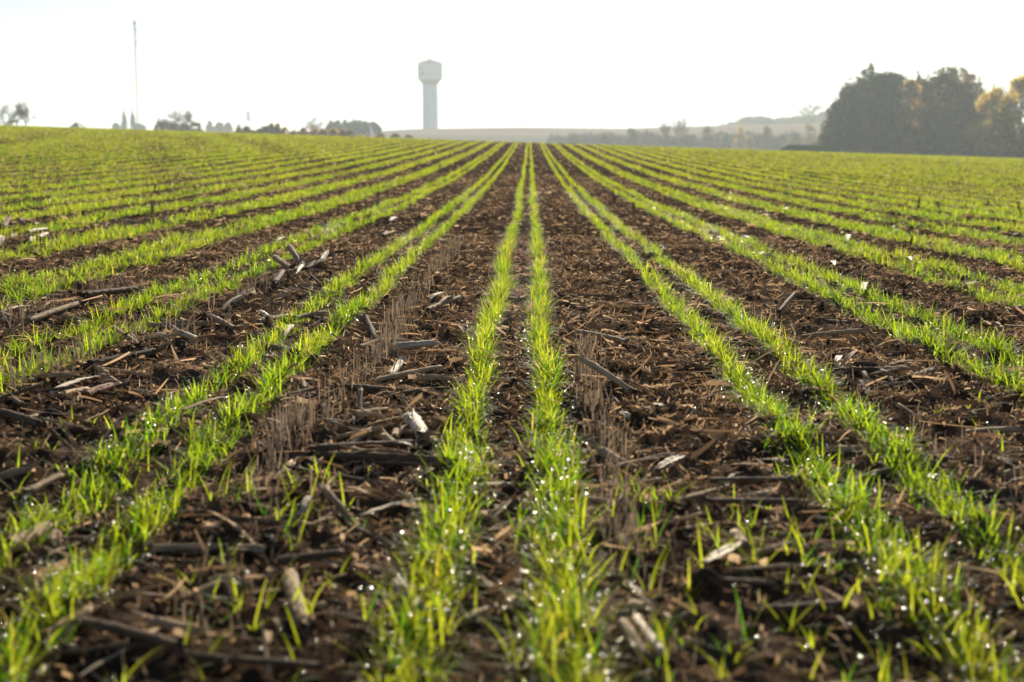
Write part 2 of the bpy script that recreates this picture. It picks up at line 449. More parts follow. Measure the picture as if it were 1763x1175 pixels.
# upright soybean / cereal stubble, in old rows
VV = []; FF = []; CC = []; base = 0
def stub(xc, ya, yb, cnt, sx=.022, h=(.03, .11), clump=.0):
    cnt = int(cnt * 1.9)
    y = rng.uniform(ya, yb, cnt)
    keep = rng.random(cnt) < np.clip(.58 + vn(0 * y + xc * 9, y * 2.6, 51) * 1.7, 0.04, 1); y = y[keep]
    n_ = len(y); x = xc + rng.normal(0, sx, n_) + vn(0 * y + xc, y * 1.2, 52) * .05
    L = h[0] * .6 + (h[1] - h[0] * .6) * rng.random(n_); W = rng.uniform(.0014, .0042, n_)
    V, Fc, _ = blades(x, y, L, W, rng.uniform(0, 6.28, n_), np.abs(rng.normal(0, .20, n_)), rng.normal(0, .5, n_), 3, rng.uniform(-.4, .4, n_))
    # blunt tops
    V = V.reshape(n_, 4, 2, 3); mid = V[:, 3].mean(1, keepdims=True); dirn = V[:, 2] - V[:, 2].mean(1, keepdims=True); V[:, 3] = mid + dirn * .95; V = V.reshape(-1, 3)
    c = np.array([.36, .31, .245]) * rng.uniform(.5, 1.45, (n_, 1)) * np.array([1, .97, .93])
    emit(V, Fc, c, 8)
stub(-.50, 3.6, 6.6, 620, .026, (.03, .085)); stub(-.56, 2.8, 3.8, 170, .03, (.04, .09)); stub(-.45, 2.0, 2.9, 60, .05, (.03, .07))
stub(.17, 2.4, 5.2, 460, .022, (.03, .075)); stub(.19, 1.8, 2.5, 45, .05, (.03, .07))
stub(-1.42, 3.6, 6.5, 330, .03, (.04, .11)); stub(-1.25, 4.9, 7.4, 150, .03); stub(-1.95, 5.2, 7.8, 160, .04)
stub(.93, 2.5, 7, 150, .03, (.02, .07)); stub(1.7, 3.5, 9, 150, .04, (.02, .07)); stub(-.5, 6.5, 11, 260, .03, (.03, .09)); stub(-.6, 1.5, 2.1, 20, .08, (.03, .08))
tag(mesh_np('stubble', np.concatenate(VV), np.concatenate(FF), M_STUBBLE, attr=np.concatenate(CC)), 'thin upright brown stubble stems standing in broken lines', 'stubble', None, 'stuff')

# soil clods
cn = 16000
y = (rng.random(cn) * (16 ** 1.6 - 1.2 ** 1.6) + 1.2 ** 1.6) ** (1 / 1.6); x = rng.uniform(-1, 1, cn) * half(y)
r = rng.uniform(.003, .012, cn) * (1 + (rng.random(cn) < .05) * 1.0)
J = 1 + rng.normal(0, .17, (cn, len(IV), 1))
sc = rng.uniform(.6, 1.3, (cn, 1, 3)) * np.array([1, 1, .75])
V = IV[None] * J * sc * r[:, None, None] + np.stack([x, y, ground(x, y) + r * .25], -1)[:, None, :]
Fc = (IF[None] + (np.arange(cn) * len(IV))[:, None, None]).reshape(-1, 3)
tag(mesh_np('soil_clods', V.reshape(-1, 3), Fc, M_CLOD, smooth=False), 'small crumbly dark clods lying on the soil', 'soil clods', None, 'stuff')

# ------------------------------------------------------------------ corn residue, piece by piece
rr = random.Random(3)
def mesh_stalk(name, L, r, colr, seed, bend=.012, taper=.12):
    q = random.Random(seed); n_ = 12; m_ = max(8, int(L / .012)); m_ = min(m_, 44)
    bx = q.uniform(-bend, bend) * L; bz = q.uniform(0, bend) * L
    sp = q.uniform(.09, .16); nodes = [i * sp + q.uniform(.02, .08) for i in range(-1, 12)]
    ov = q.uniform(.72, .95); V = []; Fc = []
    for i in range(m_ + 1):
        t = i / m_; x = (t - .5) * L
        rad_ = r * (1 + taper * (.5 - t))
        for nd in nodes:
            d = abs((x + L / 2) - nd)
            if d < .02: rad_ *= 1 + .20 * math.exp(-(d / .0055) ** 2)
        cyy = bx * (1 - (2 * t - 1) ** 2) ; cz = bz * (1 - (2 * t - 1) ** 2)
        for k in range(n_):
            a = 2 * math.pi * k / n_
            rk = rad_ * (1 + .05 * math.sin(3 * a + seed) + q.uniform(-.03, .03))
            xo = 0
            if i == 0: xo = q.uniform(-.5, .9) * r * 1.3
            if i == m_: xo = q.uniform(-.9, .5) * r * 1.3
            V.append((x + xo, cyy + math.cos(a) * rk, cz + math.sin(a) * rk * ov))
    for i in range(m_):
        for k in range(n_):
            k2 = (k + 1) % n_; Fc.append((i * n_ + k, i * n_ + k2, (i + 1) * n_ + k2, (i + 1) * n_ + k))
    # hollow broken ends: an inner ring recessed into the stalk
    for e, i in ((0, 0), (1, m_)):
        s_ = 1 if e == 0 else -1; b = len(V)
        for k in range(n_):
            v = V[i * n_ + k]; cc = (0, cyy if i else 0, 0)
            V.append((v[0] + .1 * r * s_, v[1] * .78, v[2] * .78))
        c = len(V)
        for k in range(n_):
            v = V[b + k]; V.append((v[0] + r * 1.4 * s_, v[1] * .8, v[2] * .8))
        z = len(V); V.append((V[c][0] + .2 * r * s_, 0, 0))
        for k in range(n_):
            k2 = (k + 1) % n_
            Fc.append((i * n_ + k, b + k, b + k2, i * n_ + k2) if e == 0 else (i * n_ + k2, b + k2, b + k, i * n_ + k))
            Fc.append((b + k, c + k, c + k2, b + k2) if e == 0 else (b + k2, c + k2, c + k, b + k))
            Fc.append((c + k, z, c + k2) if e == 0 else (c + k2, z, c + k))
    # frayed fibres torn out of both ends and loose along the rind
    for e in (-1, 1):
        for j in range(9):
            a = q.uniform(0, 6.28); l_ = r * q.uniform(1.2, 5); wd = r * q.uniform(.12, .38); ya, za = math.cos(a) * r * .85, math.sin(a) * r * .75
            sx_ = e * (L / 2 - r * .8); oy, oz = q.uniform(-.5, .5) * l_, q.uniform(-.25, .45) * l_; b = len(V)
            ty, tz = -math.sin(a) * wd, math.cos(a) * wd
            V += [(sx_, ya + ty, za + tz), (sx_, ya - ty, za - tz), (sx_ + e * l_ * .6, ya + oy * .35 - ty * .8, za + oz * .3 - tz * .8), (sx_ + e * l_ * .6, ya + oy * .35 + ty * .8, za + oz * .3 + tz * .8), (sx_ + e * l_, ya + oy, za + oz)]
            Fc += [(b, b + 1, b + 2, b + 3), (b + 3, b + 2, b + 4)]
    for j in range(int(L / .03)):
        a = q.uniform(0.2, 2.9); x_ = q.uniform(-.5, .4) * L; l_ = q.uniform(.02, .05); wd = r * q.uniform(.1, .25); ya, za = math.cos(a) * r * .95, math.sin(a) * r * .9; b = len(V); li = q.uniform(.003, .012)
        V += [(x_, ya - wd, za), (x_, ya + wd, za), (x_ + l_, ya * 1.2 + wd * .3, za + li), (x_ + l_, ya * 1.2 - wd * .3, za + li)]; Fc.append((b, b + 1, b + 2, b + 3))
    me = bpy.data.meshes.new(name); me.from_pydata(V, [], Fc); me.update()
    me.polygons.foreach_set('use_smooth', [True] * len(me.polygons)); me.materials.append(M_ST[colr])
    o = bpy.data.objects.new(name, me); COL.objects.link(o); return o
def mesh_husk(name, L, w_, colr, seed, curl=None, thick=.0012, ragged=.25):
    """curled leaf or husk sheet: wide strip with a cupped section, tapering and bowed along its length"""
    q = random.Random(seed); m_ = 14; k_ = 7; V = []
    curl = q.uniform(.5, 1.5) if curl is None else curl
    bow = q.uniform(.0, .08); tw = q.uniform(-.5, .5)
    pts = []
    for i in range(m_ + 1):
        t = i / m_; x = (t - .5) * L
        ww = w_ * (math.sin(math.pi * min(1, .16 + t * .95)) ** .5) * (1 + q.uniform(-.1, .1) * ragged * 2)
        z0 = bow * L * (1 - (2 * t - 1) ** 2)
        ro = ww / max(curl, .2)
        row = []
        for k in range(k_):
            a = (k / (k_ - 1) - .5) * curl
            yy = ro * math.sin(a); zz = ro * (1 - math.cos(a))
            an = tw * (t - .5)
            y2 = yy * math.cos(an) - zz * math.sin(an); z2 = yy * math.sin(an) + zz * math.cos(an)
            xx = x + (q.uniform(-1, 1) * w_ * ragged if i in (0, m_) else 0)
            row.append((xx, y2, z0 + z2 + q.uniform(-.07, .07) * w_))
        pts.append(row)
    V = [p for row in pts for p in row]; nb = len(V)
    V += [(a, b, c - thick) for a, b, c in V]
    Fc = []
    for i in range(m_):
        for k in range(k_ - 1):
            a = i * k_ + k; f_ = (a, a + 1, a + k_ + 1, a + k_)
            Fc.append(f_[::-1]); Fc.append(tuple(nb + j for j in f_))
    edge = [k for k in range(k_)] + [i * k_ + k_ - 1 for i in range(1, m_ + 1)] + [m_ * k_ + k for k in range(k_ - 2, -1, -1)] + [i * k_ for i in range(m_ - 1, 0, -1)]
    for a, b in zip(edge, edge[1:] + edge[:1]): Fc.append((a, b, nb + b, nb + a))
    me = bpy.data.meshes.new(name); me.from_pydata(V, [], Fc); me.update()
    me.polygons.foreach_set('use_smooth', [True] * len(me.polygons)); me.materials.append(M_ST[colr])
    o = bpy.data.objects.new(name, me); COL.objects.link(o); return o
def mesh_cob(name, L, r, colr, seed):
    q = random.Random(seed); n_ = 20; m_ = 26; V = []; Fc = []
    for i in range(m_ + 1):
        t = i / m_; x = (t - .5) * L
        rr_ = r * (math.sin(math.pi * (.08 + .86 * t)) ** .35) * (1.05 - .25 * t)
        for k in range(n_):
            a = 2 * math.pi * k / n_
            pit = .90 if ((i + (k // 2)) % 2) else 1.03
            rk = rr_ * (pit + q.uniform(-.05, .05)); V.append((x, math.cos(a) * rk, math.sin(a) * rk))
    for i in range(m_):
        for k in range(n_):
            k2 = (k + 1) % n_; Fc.append((i * n_ + k, i * n_ + k2, (i + 1) * n_ + k2, (i + 1) * n_ + k))
    Fc.append(tuple(range(n_))[::-1]); Fc.append(tuple(m_ * n_ + k for k in range(n_)))
    me = bpy.data.meshes.new(name); me.from_pydata(V, [], Fc); me.update(); me.materials.append(M_ST[colr])
    o = bpy.data.objects.new(name, me); COL.objects.link(o); return o
BODY = {'s': ('corn_stalk', 'corn stalk'), 'h': ('corn_husk', 'corn husk'), 'c': ('corn_cob', 'corn cob')}
def place(kind, x1, y1, x2, y2, dpx, colr, label, l1=0.0, l2=0.0, curl=None, group=None):
    """a piece lying on the soil between two photographed ends; l1, l2 lift an end"""
    A = at(x1, y1); B = at(x2, y2); dpx = dpx * 1.2
    mid = (A + B) / 2; scale_ = F / mid.y
    r = dpx / scale_ / 2
    A = A + Vector((0, 0, r * .9 + .005 + l1)); B = B + Vector((0, 0, r * .9 + .005 + l2))
    # keep foreshortened pieces to a believable length
    L = (B - A).length
    if L > .55: 
        d_ = (B - A) / L; c_ = (A + B) / 2; L = .55; A = c_ - d_ * L / 2; B = c_ + d_ * L / 2
    L = max(L, r * 2.4)
    sd_ = int(x1 * 7 + y1 * 13)
    nm, cat = BODY[kind]
    if kind == 's': o = mesh_stalk(nm, L, r, colr, sd_)
    elif kind == 'h': o = mesh_husk(nm, L, r * 2.3, colr, sd_, curl)
    else: o = mesh_cob(nm, L, r, colr, sd_)
    o.location = (A + B) / 2
    d_ = (B - A).normalized()
    qd = d_.to_track_quat('X', 'Z'); o.rotation_mode = 'QUATERNION'; o.rotation_quaternion = qd
    # pieces rest on the soil, partly bedded in it
    tag(o, label, cat, group)
    if kind == 's' and L > .12 and (sd_ % 3 == 0):
        sh = mesh_husk('leaf_sheath', L * .55, r * 1.9, 'tan' if colr != 'dark' else 'grey', sd_ + 1, curl=2.2)
        sh.parent = o; sh.location = (L * .12, 0, r * .25)
    return o
PIECES = [
 ('s', 51,560,133,531, 10,'grey','grey weathered stalk beside the bleached curled husk at the left edge'),
 ('h', 4,545,56,534, 10,'white','bright bleached curled husk at the left edge above the stalks'),
 ('s', 0,551,24,561, 13,'grey','short thick grey stalk butt under the bleached curled husk at the left edge'),
 ('s', 107,551,156,560, 7,'grey','slim grey stalk pointing right from the end of the weathered stalk'),
 ('s', 143,518,235,507, 12,'dark','dark wet stalk lying behind the second green row band at far left'),
 ('s', 0,574,46,571, 5,'tan','thin pale stem lying flat at the left edge under the stalk butt'),
 ('h', 88,688,176,657, 12,'white','long bleached flattened stalk above the rusty cob at left'),
 ('c', 150,691,195,675, 15,'rust','rusty brown corn cob right of the bleached flattened stalk'),
 ('s', 104,690,150,679, 10,'tan','tan stalk piece touching the left end of the rusty cob'),
 ('s', 166,643,256,655, 7,'tan','pale round hollow tube stalk lying above the rusty cob'),
 ('s', 153,640,262,618, 14,'dark','thick dark stalk crossing behind the pale hollow tube stalk'),
 ('s', 197,586,253,611, 7,'grey','slanting grey stalk in front of the dense stubble tuft at left', .03, 0),
 ('s', 266,571,355,567, 10,'grey','straight grey stalk lying level right of the stubble tuft'),
 ('s', 307,581,333,591, 11,'white','short white stalk end below the straight grey stalk'),
 ('s', 360,551,403,574, 8,'grey','short slanting grey stalk upper right of the short white stalk end'),
 ('h', 376,546,440,518, 6,'dark','long dark leaf lying between the left green rows below the stalk pile'),
 ('c', 414,663,441,674, 12,'rust','curved rusty cob piece right of the second left green row'),
 ('h', 48,728,117,719, 9,'white','bleached crumpled husk strip below the rusty cob at far left'),
 ('s', 0,720,69,741, 13,'dark','thick dark stalk at the left edge behind the crumpled husk strip'),
 ('h', 314,715,424,689, 7,'rust','rust coloured bark strip lying between the two left green rows'),
 ('s', 448,561,505,551, 9,'grey','left one of two grey stalks end to end under the stalk pile'),
 ('s', 506,556,560,546, 9,'grey','right one of two grey stalks end to end under the stalk pile'),
 ('s', 446,602,509,615, 10,'dark','dark stalk left of the white rolled husk between left rows'),
 ('h', 488,590,514,578, 12,'white','white rolled husk standing up between the two left green rows', 0, .01, 2.6),
 ('s', 671,608,746,601, 12,'white','whitish jointed stalk lying level left of the centre rows'),
 ('s', 736,542,790,520, 8,'grey','grey stalk rising behind the jointed whitish stalk'),
 ('h', 740,523,772,513, 9,'white','pale husk behind the rising grey stalk'),
 ('s', 629,565,652,600, 8,'dark','dark upright leaf leaning at the end of the stubble line', .03, .0),
 ('s', 672,655,690,633, 11,'white','short bright stalk end above the tan grey stalk'),
 ('s', 644,663,758,640, 9,'tan','long tan grey stalk in front of the jointed whitish stalk'),
 ('s', 603,678,723,687, 12,'dark','dark grey stalk below the long tan grey stalk'),
 ('s', 706,733,728,768, 22,'white','short thick white stalk segment pointing at the camera left of the centre rows'),
 ('s', 542,782,751,771, 11,'dark','upper one of the two long dark stalks lying left of the centre rows'),
 ('s', 505,794,768,804, 12,'dark','lower one of the two long dark stalks lying left of the centre rows'),
 ('s', 573,763,644,746, 7,'tan','thin light stalk above the two long dark stalks'),
 ('s', 665,594,708,597, 8,'tan','brownish stalk behind the jointed whitish stalk'),
 ('s', 619,610,657,601, 7,'tan','small tan stalk at the stubble line left of the jointed whitish stalk', .01,.02),
 ('h', 672,783,715,788, 9,'white','pale husk scrap lying on the two long dark stalks', .01,.01),
 ('s', 995,578,1079,595, 7,'grey','slim grey stalk lying right of the centre rows beyond the stubble'),
 ('s', 1002,659,1082,686, 11,'tan','raised tan stalk with bright top right of the centre rows', .05, .005),
 ('h', 1110,708,1147,709, 10,'white','small white husk right of the raised tan stalk'),
 ('h', 1070,720,1084,731, 11,'white','small bright husk scrap in front of the raised tan stalk'),
 ('s', 1051,606,1110,588, 5,'grey','thin grey stem crossing the slim grey stalk end right of centre'),
 ('h', 1133,822,1184,798, 17,'white','large bright white husk right of the stubble in the foreground'),
 ('s', 1427,648,1500,645, 10,'dark','long dark stalk between the right green rows, left half'),
 ('s', 1502,644,1565,642, 9,'grey','grey stalk continuing the long dark stalk between the right green rows'),
 ('s', 1550,663,1608,645, 9,'grey','short grey stalk in front of the dark stalk at right'),
 ('s', 1381,587,1483,577, 8,'tan','pale weathered stalk lying behind the long dark stalk at right'),
 ('s', 1341,543,1368,522, 6,'dark','dark leaf sticking up between the right green rows', 0, .03),
 ('s', 1667,756,1763,750, 13,'grey','big grey stalk leaving the picture at the right edge'),
 ('h', 1440,632,1450,622, 8,'white','small bright scrap above the long dark stalk at right'),
 ('h', 1486,508,1493,498, 8,'white','bright upright scrap in the soil between the far right green rows'),
 ('s', 1695,561,1729,571, 6,'grey','slim grey stalk near the right edge behind the green rows'),
 ('s', 1180,868,1266,843, 8,'grey','long grey stem left of the nearest right green row'),
 ('s', 1220,836,1365,835, 8,'dark','dark stem lying level above the long grey stem at right'),
 ('h', 1216,983,1282,945, 18,'white','crumpled pale husk in the right foreground'),
 ('s', 1329,1064,1464,1051, 15,'dark','thick dark stalk in the right foreground'),
 ('h', 1722,804,1744,814, 16,'white','bright husk at the right edge above a thick stalk'),
 ('s', 1726,834,1763,822, 15,'grey','thick grey stalk at the right edge under the bright husk'),
 ('s', 590,805,765,812, 10,'dark','dark stalk buried under the lower long dark stalk'),
 ('h', 623,900,764,870, 13,'white','long pale stalk sheath left of the centre rows in the foreground'),
 ('h', 800,853,905,843, 9,'white','pale husk strip between the two centre rows in the foreground'),
 ('s', 687,1017,720,1064, 20,'white','white stalk segment left of the centre rows near the bottom'),
 ('s', 821,1007,864,1038, 15,'grey','blue grey stalk between the centre rows near the bottom'),
 ('s', 804,1074,854,1054, 10,'tan','small tan stalk between the centre rows near the bottom'),
 ('s', 1079,1014,1152,1084, 11,'white','long light stalk right of the centre rows near the bottom'),
 ('s', 1069,1088,1112,1155, 20,'grey','left one of two thick stalks side by side at the bottom right of centre'),
 ('s', 1096,1090,1141,1150, 14,'white','right one of two thick stalks side by side at the bottom right of centre', .01,.01),
 ('h', 846,905,885,866, 12,'grey','grey leaf scrap between the centre rows'),
 ('s', 13,961,84,924, 23,'tan','thick tan stalk butt in the left foreground'),
 ('s', 0,834,50,820, 15,'grey','grey stalk at the left edge above the nearest green rows'),
 ('s', 50,860,105,830, 13,'grey','grey stalk running up from the left edge stalk'),
 ('c', 120,851,168,837, 14,'rust','rusty cob in the left foreground beside a tan stem'),
 ('s', 130,863,187,838, 6,'tan','thin tan stem lying by the rusty cob in the left foreground'),
 ('s', 258,956,385,954, 12,'tan','level tan stalk in the left foreground'),
 ('h', 311,933,351,944, 14,'rust','rust coloured leaf above the level tan stalk'),
 ('s', 500,1010,524,1098, 25,'grey','thick light grey stalk pointing at the camera in the left foreground'),
 ('s', 94,1106,152,1068, 20,'tan','short pale stalk at the bottom left'),
 ('s', 140,1085,311,1130, 18,'dark','thick dark stalk running right from the short pale stalk at the bottom left'),
 ('h', 523,897,536,882, 13,'white','small white curled husk above the thick light grey stalk', 0, .02, 2.5),
 ('h', 515,912,532,918, 14,'white','second white curled husk scrap under the small curled one', 0, 0, 2),
 ('h', 392,1013,414,1022, 15,'white','pale husk scrap left of the thick light grey stalk'),
 ('s', 395,903,470,912, 10,'dark','dark stem at the left foreground stubble'),
 ('s', 470,980,590,965, 14,'dark','wide dark stalk behind the thick light grey stalk'),
 ('s', 560,880,620,925, 11,'grey','grey slanting stalk left of the pale stalk sheath', .03, 0),
 ('s', 600,915,690,960, 9,'dark','dark slanting stem below the pale stalk sheath'),
 ('s', 0,405,21,388, 9,'grey','grey stalk end raised at the left edge in the far litter band', 0, .05),
 ('s', 47,405,79,400, 6,'white','upper whitish stalk of the pair in the far litter band at left'),
 ('s', 63,417,85,406, 6,'white','lower whitish stalk of the pair in the far litter band at left'),
 ('h', 0,429,10,420, 8,'white','white husk at the left edge below the raised stalk end'),
 ('h', 22,419,28,409, 8,'tan','tan husk between the raised stalk end and the whitish pair'),
 ('h', 54,424,59,414, 6,'white','narrow white husk under the whitish pair of stalks'),
 ('h', 30,384,45,391, 6,'white','pale flat husk in the green above the whitish pair'),
 ('s', 219,385,247,388, 5,'tan','pale stalk beside the upright stubs in the far litter band'),
 ('s', 455,519,500,471, 8,'dark','dark leaning stalk at the left end of the stalk pile', 0, .05),
 ('s', 474,462,500,475, 9,'grey','grey stalk on top of the stalk pile', .04, .02),
 ('s', 499,449,524,472, 8,'grey','grey stalk pointing up from the stalk pile', .06, .01),
 ('s', 502,486,524,468, 6,'white','pale stem crossing the stalk pile', .01, .03),
 ('s', 527,475,552,465, 7,'dark','dark stalk at the right of the stalk pile', .02, .03),
 ('h', 555,462,566,450, 8,'white','white tipped stalk end at the right of the stalk pile', .02, .05),
 ('h', 400,534,443,515, 11,'dark','dark curled leaf at the near side of the stalk pile', 0, .03),
 ('h', 419,513,443,520, 11,'tan','pale ragged husk in the near side of the stalk pile'),
 ('s', 560,488,575,495, 6,'tan','short tan scrap right of the stalk pile'),
 ('s', 449,545,462,553, 7,'white','small white stalk piece below the stalk pile'),
 ('h', 475,422,501,421, 5,'white','bright flat husk in the soil behind the stalk pile'),
 ('h', 383,549,397,551, 6,'white','small flat white husk left of the small white stalk piece'),
 ('h', 672,386,687,381, 7,'white','bright white husk in the soil between the left green rows'),
 ('s', 644,415,684,402, 6,'grey','pale grey stalk nearer than the bright white husk between left rows'),
 ('h', 1277,411,1291,416, 6,'white','bright husk between the third and fourth right green rows'),
 ('h', 1308,443,1317,438, 6,'white','left one of two bright husks side by side right of centre'),
 ('h', 1318,442,1330,439, 5,'white','right one of two bright husks side by side right of centre'),
 ('h', 1456,424,1465,413, 6,'white','upright bright husk in the soil at right'),
 ('h', 1432,456,1438,465, 6,'white','white husk standing in the right green row'),
 ('h', 1557,452,1571,456, 6,'white','flat bright husk in the soil of the far right gap'),
 ('h', 1614,480,1629,483, 6,'white','flat white husk near the right edge of the soil gap'),
 ('h', 1667,496,1686,491, 7,'white','bright curled husk right of the flat white husk'),
 ('h', 1537,408,1546,400, 6,'white','bright husk beyond the flat bright husk at right'),
 ('h', 1744,409,1755,407, 6,'white','bright husk at the far right edge in the green'),
 ('h', 1350,364,1363,362, 5,'white','pale husk in the far right soil gap'),
]
for t_ in PIECES:
    k_, x1, y1, x2, y2, dp, cl_, lb = t_[:8]; ex = t_[8:]
    place(k_, x1, y1, x2, y2, dp, cl_, lb, *(ex[:2] if len(ex) >= 2 else (0, 0)), curl=(ex[2] if len(ex) > 2 else None))

# cut stubs still standing in the field
STUBS = [(264,370,20,8,'taller grey cut stub in the far left litter band'), (215,398,26,6,'grey cut stub left of the taller one in the litter band'), (250,390,20,5,'dark cut stub between the two grey ones in the litter band'),
 (1058,347,16,6,'dark cut stub standing right of the centre rows'), (1092,366,18,6,'dark cut stub in the third right green row'), (178,381,14,4,'small dark stub in the green at far left'),
 (1568,426,18,5,'dark stub in the soil of the right gap'), (1582,358,18,5,'dark stub in the far right green'), (1616,362,14,5,'leaning dark stub beside the taller one at far right'), (1701,356,10,4,'small dark stub near the right edge'),
 (1756,372,26,4,'thin dark leaning stub at the right edge'), (267,330,12,4,'thin dark stub in the far left green')]
for i, (px, py, hp, wp, lb) in enumerate(STUBS):
    b = at(px, py); sc_ = F / b.y; h_ = hp * .8 / sc_; r_ = wp * .8 / sc_ / 2
    o = mesh_stalk('cut_stub', h_ + .03, r_, 'grey' if 'grey' in lb else 'dark', i + 40, bend=.06)
    o.location = b + Vector((0, 0, h_ / 2 - .012)); o.rotation_euler = (0, R(-90 + rr.uniform(-14, 14) - (25 if 'lean' in lb else 0)), rr.uniform(-.5, .5))
    tag(o, lb, 'stalk stub')

# smaller scraps, individuals of a few kinds, scattered in the gaps
protos = [('s', .10, .006, 'grey'), ('s', .14, .007, 'dark'), ('s', .08, .005, 'tan'), ('h', .07, .007, 'tan'), ('h', .05, .007, 'tan'), ('h', .06, .010, 'white'), ('h', .13, .006, 'tan'), ('h', .11, .009, 'grey'), ('h', .17, .005, 'dark'), ('s', .06, .011, 'tan')]
GL = {'s': ('brown or grey corn stalk scrap half bedded in the litter', 'small stalk scraps lying among the rows'),
      'h': ('torn corn husk scrap lying loose on the litter', 'small husk scraps lying among the rows')}
PR = []
for i, (k_, L_, r_, c_) in enumerate(protos):
    PR.append([mesh_stalk('corn_stalk', L_, r_, c_, 100 + i) if k_ == 's' else mesh_husk('corn_husk', L_, r_ * 2, c_, 100 + i), k_, False])
def scatter(cnt, ya, yb, gl, choice, smin, smax, pw):
    for _ in range(cnt):
        for _t in range(20):
            y = (rr.random() * (yb ** pw - ya ** pw) + ya ** pw) ** (1 / pw); x = rr.uniform(-1, 1) * (.33 * y)
            ph = abs(((x - OFF) / P_ + .5) % 1 - .5) * P_
            if ph > .16 or ph < .03: break
        pr = PR[rr.choice(choice)]
        if pr[2]: o = pr[0].copy(); COL.objects.link(o)
        else: o = pr[0]; pr[2] = True
        o.location = (x, y, float(ground(x, y)) + .008); s_ = rr.uniform(smin, smax)
        o.rotation_euler = (rr.uniform(-.4, .4), rr.uniform(-.25, .25), rr.uniform(0, 6.28)); o.scale = (s_ * rr.uniform(.8, 1.6), s_, s_)
        lb, gr = gl if gl else GL[pr[1]]
        tag(o, lb, BODY[pr[1]][1], gr)
scatter(130, 2.0, 8, None, [0, 1, 2, 3, 4, 6, 7, 8, 9], .7, 1.2, 1.4)
scatter(85, 1.7, 3.4, None, [0, 1, 2, 3, 6, 7, 8, 9], .6, 1.2, 1.3)
scatter(130, 9, 48, ('bright husk fleck showing pale between the distant rows', 'pale husk flecks in the distant part of the field'), [5], .9, 1.9, 1.25)

def pile(px, py, rx, ry, cnt, up, lb, gr, ch=(0, 1, 2, 6, 8, 9), sm=1.0):
    # heaped residue: pieces spread over a small patch of soil, the middle ones lying on the others
    for _ in range(cnt):
        a = rr.uniform(0, 6.28); q_ = rr.random() ** .6
        c = at(px + math.cos(a) * rx * q_, py + math.sin(a) * ry * q_)
        pr = PR[rr.choice(ch)]; o = pr[0].copy(); COL.objects.link(o)
        o.location = c + Vector((0, 0, .008 + up * (1 - q_) * rr.random())); s_ = rr.uniform(.8, 1.3) * sm
        o.rotation_euler = (rr.uniform(-.5, .5), rr.uniform(-.38, .38), rr.uniform(0, 6.28)); o.scale = (s_ * rr.uniform(.6, 1.3), s_ * .85, s_ * .85)
        tag(o, lb, BODY[pr[1]][1], gr)
pile(520, 488, 70, 34, 46, .06, 'broken piece in the heaped stalk pile between the left green rows', 'heaped stalk pile between the left rows')
pile(38, 405, 50, 15, 22, .05, 'broken piece in the far litter band at the left edge', 'litter band at the left edge', sm=1.2)
pile(215, 384, 75, 9, 24, .04, 'broken piece in the litter band around the upright stubs', 'litter band around the upright stubs', sm=1.1)
pile(120, 690, 130, 60, 26, .02, 'broken piece near the rusty cob at left', 'residue around the rusty cob')
pile(640, 760, 130, 60, 24, .02, 'broken piece around the two long dark stalks', 'residue around the two long dark stalks')
pile(1500, 655, 110, 22, 16, .02, 'broken piece around the long dark stalk at right', 'residue around the long dark stalk at right')
# ------------------------------------------------------------------ trees
M_BARK = simple('bark', (.10, .08, .065), rough=.9, var=.3, scale=2)
M_LEAF = leafy('tree_leaves', trans=.5, tcol=(2.0, 1.8, 1.0), rough=.6, spec=.2)
def leafcloud(name, blobs, n_, size, cols, parent, seed, flat=1.0):
    """small leaf clumps spread through overlapping lobes; cols: list of (weight, rgb)"""
    g = np.random.default_rng(seed)
    bl = np.array(blobs)                       # cx cy cz rx ry rz
    vol = bl[:, 3] * bl[:, 5] ; pr = vol / vol.sum()
    k = g.choice(len(bl), n_, p=pr)
    d = g.normal(size=(n_, 3)); d /= np.linalg.norm(d, axis=1)[:, None]
    rr_ = g.random((n_, 1)) ** .38
    P = bl[k, :3] + d * rr_ * bl[k, 3:6]
    lump = vn(P[:, 0] * .8 + seed, P[:, 2] * .8, 61) + vn(P[:, 1] * .8, P[:, 2] * 1.1 + seed, 62)
    P = P[lump > -.38]; n2 = len(P)
    a = g.normal(size=(n2, 3)); a /= np.linalg.norm(a, axis=1)[:, None]
    b = np.cross(a, g.normal(size=(n2, 3))); b /= np.linalg.norm(b, axis=1)[:, None]
    s_ = size * g.uniform(.5, 1.3, (n2, 1))
    V = np.stack([P - a * s_, P + b * s_ * .55 * flat, P + a * s_, P - b * s_ * .55 * flat], 1).reshape(-1, 3)
    Fc = np.arange(n2 * 4).reshape(-1, 4)
    ws = np.array([c[0] for c in cols]); ws = ws / ws.sum(); cc = np.array([c[1] for c in cols])
    q = np.clip(vn(P[:, 0] * .35, P[:, 2] * .35 + seed, 63) + .5 + g.normal(0, .18, n2), 0, .999)
    idx = np.searchsorted(np.cumsum(ws), q); idx = np.clip(idx, 0, len(cc) - 1)
    c = cc[idx] * g.uniform(.75, 1.25, (n2, 1))
    return mesh_np(name, V, Fc, M_LEAF, smooth=False, attr=np.repeat(c, 4, 0), parent=parent)
RMIN = [.01]
